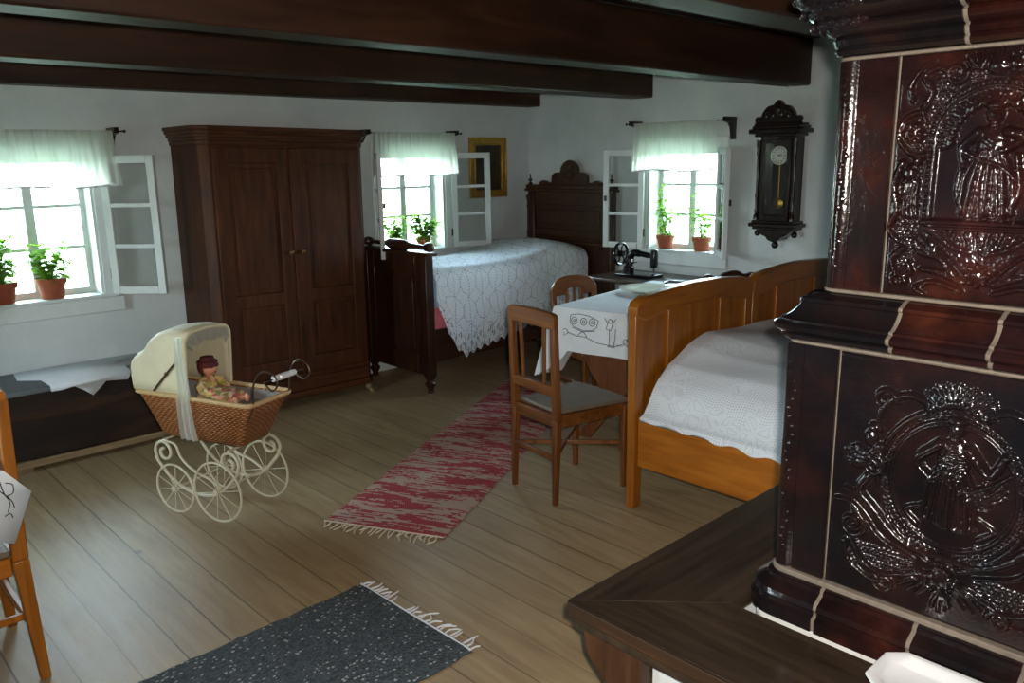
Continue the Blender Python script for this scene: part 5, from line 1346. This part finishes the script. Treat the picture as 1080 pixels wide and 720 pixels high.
R.stroke([(c-.115,.158),(c+.115,.158)],.007,.020); R.stroke([(c-.10,.146),(c+.10,.146)],.005,.016)
figure(R,c,.235,1.15,(((.045,.06),(.040,.03)),((.05,.075),(.02,.055))))
for k in range(7): R.curve([(c-.05+.006*k,.30-.004*k),(c-.02+.008*k,.285-.003*k),(c+.03+.003*k,.265-.004*k)],.004,.017+.002*(k % 2),.003)
for s in (-1,1): R.curve([(c+s*.03,.17),(c+s*.055,.22),(c+s*.045,.29)],.008,.013,.005)
R.blob(c,.455,.024,.018,.015); R.leaf(c,.455,.035,PI/2,.006,.016)
R.mesh('relief_tile', S2['x0']+.006, .726, 1.303, .12)
# lower relief tile: beaded oval medallion with a half figure, crown of leaves and scrollwork
LW, LH = .505, .555
R = Relief(LW,LH,.0024); c = LW/2; m = .305
ov = [(c+.135*math.cos(a),m+.150*math.sin(a)) for a in [2*PI*k/60 for k in range(61)]]
R.beads(ov,.0048,.010,.0108); R.stroke([(c+(u-c)*.90,m+(v-m)*.90) for u,v in ov],.004,.006); R.stroke([(c+(u-c)*1.10,m+(v-m)*1.09) for u,v in ov[16:]],.006,.009)
R.stipple(lambda u,v: (abs(u-c) < .20 and .07 < v < .125 and abs(u-c) > .06),.004,.006,.0095,3)
figure(R,c,.290,1.25,(((.055,.05),(.03,.02)),((.055,.05),(.075,.085))))
R.curve([(c+.015,.30),(c+.07,.33),(c+.11,.365)],.005,.018,.0035); [R.leaf(c+.03+.01*k,.285+.004*k,.055,.35+.18*k,.0045,.015) for k in range(4)]
R.stipple(lambda u,v: math.hypot((u-c)/.03,(v-.35)/.035) < 1,.0035,.006,.008,6)
for k in range(9):
    a = PI*(.1+.8*k/8); R.leaf(c+.035*math.cos(a),.468+.012*math.sin(a),.045,a,.0065,.014)
for k in range(-3,4): R.blob(c+k*.017,.475+.012*math.cos(k*.8),.011,.013,.018)
for s in (-1,1):
    X = lambda a: c+s*a
    R.curve([(X(.05),.475),(X(.095),.485),(X(.135),.465),(X(.155),.425),(X(.150),.395)],.009,.014,.005); R.scroll(X(.145),.465,.026,0,1.4,-s,.0065,.014,.003)
    R.blob(X(.168),.375,.016,.022,.016); R.blob(X(.165),.40,.012,.012,.016)
    R.curve([(X(.150),.36),(X(.178),.335),(X(.205),.345)],.008,.014,.004); [R.leaf(X(.165),.33-.004*k,.06,(PI if s < 0 else 0)+s*(-.25+.22*k),.006,.013) for k in range(3)]
    R.scroll(X(.160),.315,.028,PI/2,1.3,s,.007,.015,.003)
    R.curve([(X(.17),.285),(X(.185),.25),(X(.15),.215),(X(.11),.175),(X(.06),.150),(X(.0),.152)],.0105,.015,.008)
    R.curve([(X(.215),.245),(X(.18),.235),(X(.15),.205),(X(.10),.165),(X(.03),.13)],.0065,.013,.004); R.curve([(X(.235),.215),(X(.20),.215),(X(.165),.185),(X(.13),.15),(X(.06),.125)],.006,.012,.004)
    R.scroll(X(.195),.165,.034,PI*.5,1.5,s,.008,.015,.003); R.curve([(X(.195),.13),(X(.165),.085),(X(.12),.07),(X(.07),.085),(X(.02),.075)],.008,.014,.004)
    R.curve([(X(.21),.12),(X(.195),.075),(X(.15),.048),(X(.10),.055)],.006,.012,.003); R.scroll(X(.115),.05,.024,PI,1.3,-s,.006,.013,.003)
    R.leaf(X(.03),.10,.07,-PI/2+s*.9,.007,.014); R.leaf(X(.06),.15,.05,PI/2-s*.2,.005,.010)
    R.curve([(X(.06),.21),(X(.085),.235),(X(.055),.255)],.006,.010,.003); R.leaf(X(.03),.22,.06,PI/2+s*.6,.005,.010)
R.blob(c,.105,.024,.026,.018); [R.blob(c+.02*math.cos(a),.105+.022*math.sin(a),.008,.008,.018) for a in [k*PI/4 for k in range(8)]]; R.leaf(c,.075,.05,-PI/2,.007,.014)
R.mesh('relief_tile', S1['x0']+.006, .781, .619, .5)
# corner tiles with a bead and a leafy strip, flat tiles on the hidden sides
def corner_tile(S, z0, z1, wid, sy, sx):
    """sy/sx choose the corner; outline in plan, extruded"""
    cx = S['x0'] if sx < 0 else S['x1']; cy = S['y1'] if sy > 0 else S['y0']
    loc = [(0,-wid),(0,-.040),(.004,-.036),(.004,-.033)]+[(-.001+.016-.016*math.cos(a)*1.05,-.033+.017+.0165*math.sin(a)-.0165) for a in []]
    loc = [(0,-wid),(0,-.046),(.005,-.042),(.003,-.038),(-.003,-.030),(-.004,-.018),(.001,-.006),(.010,.002),(.022,.004),(.032,.001),(.040,-.005),(.046,0),(wid,0),(wid,-.02),(.03,-.02),(.02,-.03),(.02,-wid)]
    pts = [(cx+(a if sx < 0 else -a), cy+(b if sy > 0 else -b)) for a,b in loc]
    t = MB(); nz = 14
    for k in range(nz+1):
        z = z0+(z1-z0)*k/nz
        t.v += [(x+.0008*math.sin(z*21),y,z) for x,y in pts]
    m_ = len(pts); t.f += [(k*m_+i,k*m_+(i+1) % m_,(k+1)*m_+(i+1) % m_,(k+1)*m_+i) for k in range(nz) for i in range(m_)]+[tuple(range(m_)),tuple(nz*m_+i for i in range(m_))]
    return t.build('corner_tile', M['glaze'], sv, world=True, ang=50)
for S,z0,z1,w in ((S1,.619,1.176,.123),(S2,1.303,1.793,.123)):
    for sy in (1,-1):
        for sx in (-1,1):
            ct = corner_tile(S,z0,z1,w,sy,sx); q_ = .5 if z0 < 1 else .08; ct.color = (q_,q_,q_,1)
            if sy > 0 and sx < 0:
                mb = MB(); n_ = 22
                for k in range(n_):
                    z = z0+.05+(z1-z0-.10)*k/(n_-1); b = S['x0']
                    mb.ball((b+.001,S['y1']-.022+.006*math.sin(k*1.3),z),(.0065,.007,.011),8,6)
                ls_ = mb.build('leaf_strip', M['glaze'], ct, world=True); ls_.color = ct.color
for S,z0,z1,w in ((S1,.619,1.176,.129),(S2,1.303,1.793,.129)):
    MB().box(S['x0']+w,S['x1']-w,S['y1']-.014,S['y1']-.001,z0,z1).build('flat_tile', M['glaze'], sv, world=True, bevel=.006)
    MB().box(S['x0']+w,S['x1']-w,S['y0']+.001,S['y0']+.014,z0,z1).build('flat_tile', M['glaze'], sv, world=True, bevel=.006)
    MB().box(S['x1']-.014,S['x1']-.001,S['y0']+w,S['y1']-w,z0,z1).build('flat_tile', M['glaze'], sv, world=True, bevel=.006)

# ------------------------------------------------------------------ bench round the stove
bn = thing('stove_bench', 'dark wooden bench top wrapped round the tiled stove', 'bench', (1.5,1.0,0))
zb0, zb1 = .462, .500
def mitre(poly, nm, mat): MB().prism(poly,'z',zb0,zb1).build(nm, mat, bn, world=True, bevel=.0012)
mitre([(1.393,1.287),(1.393,-.55),(1.672,-.55),(1.672,.985)],'bench_board',M['bench'])
mitre([(1.393,1.2872),(1.672,.9852),(2.62,.9855),(2.62,1.2875)],'bench_board',M['bench_x'])
MB().box(1.410,2.60,1.262,1.280,.425,.4615).box(1.404,1.420,-.53,1.262,.425,.4615).build('under_lip', M['bench_x'], bn, world=True, bevel=.004)
M['worn'] = wood('orange worn edge', (44,32,24), (62,43,28), (150,84,40), 'y', .35, .5)
MB().box(1.3855,1.3925,-.55,1.284,.464,.498).build('nosing', M['worn'], bn, world=True, bevel=.003)
brp = bez2([(1.250,.4245),(1.248,.395),(1.238,.362),(1.212,.335),(1.186,.312),(1.176,.285),(1.172,.24),(1.172,.10),(1.19,.03),(1.20,.001)],5)+[(1.065,.001),(1.065,.4245)]
MB().prism(brp,'x',1.412,1.448).build('bracket_leg', M['bench_leg'], bn, world=True, bevel=.006)
brq = [(x_,z) for x_,z in bez2([(2.58,.4245),(2.585,.39),(2.58,.345),(2.55,.305),(2.52,.275),(2.505,.24),(2.505,.10),(2.53,.03),(2.54,.001)],5)]+[(2.42,.001),(2.42,.4245)]
MB().prism(brq,'y',1.20,1.236).build('bracket_leg', M['bench_leg'], bn, world=True, bevel=.006)
MB().prism([(y-1.58,z) for y,z in brp],'x',1.412,1.448).build('bracket_leg', M['bench_leg'], bn, world=True, bevel=.006)
MB().box(1.452,1.594,-.50,1.06,.001,.424).build('plinth_wall', M['white_wall'], bn, world=True)

# white basin beside the stove base
ba = thing('enamel_basin', 'white enamelled basin on the bench at the lower right photo corner', 'basin', (1.585,.47,.5005))
def octo(hx_, hy_, c_, z): return [(hx_-c_,-hy_,z),(hx_,-hy_+c_,z),(hx_,hy_-c_,z),(hx_-c_,hy_,z),(-hx_+c_,hy_,z),(-hx_,hy_-c_,z),(-hx_,-hy_+c_,z),(-hx_+c_,-hy_,z)]
rings = [octo(.050,.075,.02,0),octo(.066,.100,.026,.02),octo(.076,.115,.03,.052),octo(.083,.122,.033,.058),octo(.083,.122,.033,.064),octo(.072,.110,.03,.064),octo(.062,.098,.026,.056),octo(.05,.08,.02,.045)]
mb = MB()
for r_ in rings: mb.v += r_
mb.f += [(i*8+k,i*8+(k+1) % 8,(i+1)*8+(k+1) % 8,(i+1)*8+k) for i in range(len(rings)-1) for k in range(8)]+[tuple(range(8)),tuple((len(rings)-1)*8+k for k in range(8))]
mb.build('bowl', M['porcelain'], ba, bevel=.004)

# ------------------------------------------------------------------ camera, light
cam = bpy.data.cameras.new('camera'); co = bpy.data.objects.new('camera', cam); COL.objects.link(co)
F_PX, yaw, pitch, roll = 861.5, .755137, .219829, -.015718
cam.sensor_width = 36; cam.lens = F_PX/1080*36; cam.clip_start = .05
f = V((math.cos(pitch)*math.sin(yaw),math.cos(pitch)*math.cos(yaw),-math.sin(pitch))); r = V((math.cos(yaw),-math.sin(yaw),0)); u = r.cross(f)
rr = r*math.cos(roll)+u*math.sin(roll); uu = -r*math.sin(roll)+u*math.cos(roll)
co.matrix_world = Matrix(((rr.x,uu.x,-f.x,0),(rr.y,uu.y,-f.y,0),(rr.z,uu.z,-f.z,1.6),(0,0,0,1)))
SC.camera = co

w = bpy.data.worlds.new('sky'); SC.world = w; w.use_nodes = True; nt = w.node_tree
bg = nt.nodes['Background']; tcn = nt.nodes.new('ShaderNodeTexCoord'); sp_ = nt.nodes.new('ShaderNodeSeparateXYZ'); rp = nt.nodes.new('ShaderNodeValToRGB')
nt.links.new(tcn.outputs['Generated'], sp_.inputs[0]); nt.links.new(sp_.outputs[2], rp.inputs[0]); nt.links.new(rp.outputs[0], bg.inputs[0])
rp.color_ramp.elements[0].position = .0; rp.color_ramp.elements[0].color = (.84,.965,1,1); rp.color_ramp.elements[1].position = .5; rp.color_ramp.elements[1].color = (.62,.83,1,1)
bg.inputs[1].default_value = 46.
def area(name, loc, rot, sx, sy, energy, color, portal=False):
    l = bpy.data.lights.new(name,'AREA'); l.shape = 'RECTANGLE'; l.size = sx; l.size_y = sy; l.energy = energy; l.color = color
    if portal: l.cycles.is_portal = True
    o = bpy.data.objects.new(name,l); COL.objects.link(o); o.location = loc; o.rotation_euler = rot; return o
for (lo,hi,z0,z1) in (W1,W2): area('window_portal',((lo+hi)/2,YA+WT+.01,(z0+z1)/2),(-PI/2,0,0),hi-lo,z1-z0,1,(1,1,1),True)
area('window_portal',(XB+WT+.01,(W3[0]+W3[1])/2,(W3[2]+W3[3])/2),(0,PI/2,0),W3[3]-W3[2],W3[1]-W3[0],1,(1,1,1),True)
for (lo,hi) in ((2.8,3.6),): area('window_portal',(XL-WT-.01,(lo+hi)/2,1.31),(0,-PI/2,0),.82,hi-lo,1,(1,1,1),True)
fl_ = bpy.data.lights.new('camera_flash','SPOT'); fl_.energy = 230; fl_.spot_size = math.radians(95); fl_.spot_blend = .6; fl_.shadow_soft_size = .02; fl_.color = (1,.93,.84)
fo = bpy.data.objects.new('camera_flash',fl_); COL.objects.link(fo); fo.matrix_world = co.matrix_world.copy(); fo.location = V((0,0,1.6))+uu*.045+rr*.04
SC.view_settings.view_transform = 'Standard'; SC.view_settings.look = 'None'; SC.view_settings.gamma = 1; SC.view_settings.exposure = 0; SC.view_settings.use_curve_mapping = False
SC.cycles.use_denoising = True; SC.cycles.transparent_max_bounces = 24; SC.cycles.max_bounces = 10; SC.cycles.diffuse_bounces = 5; SC.cycles.sample_clamp_indirect = 6
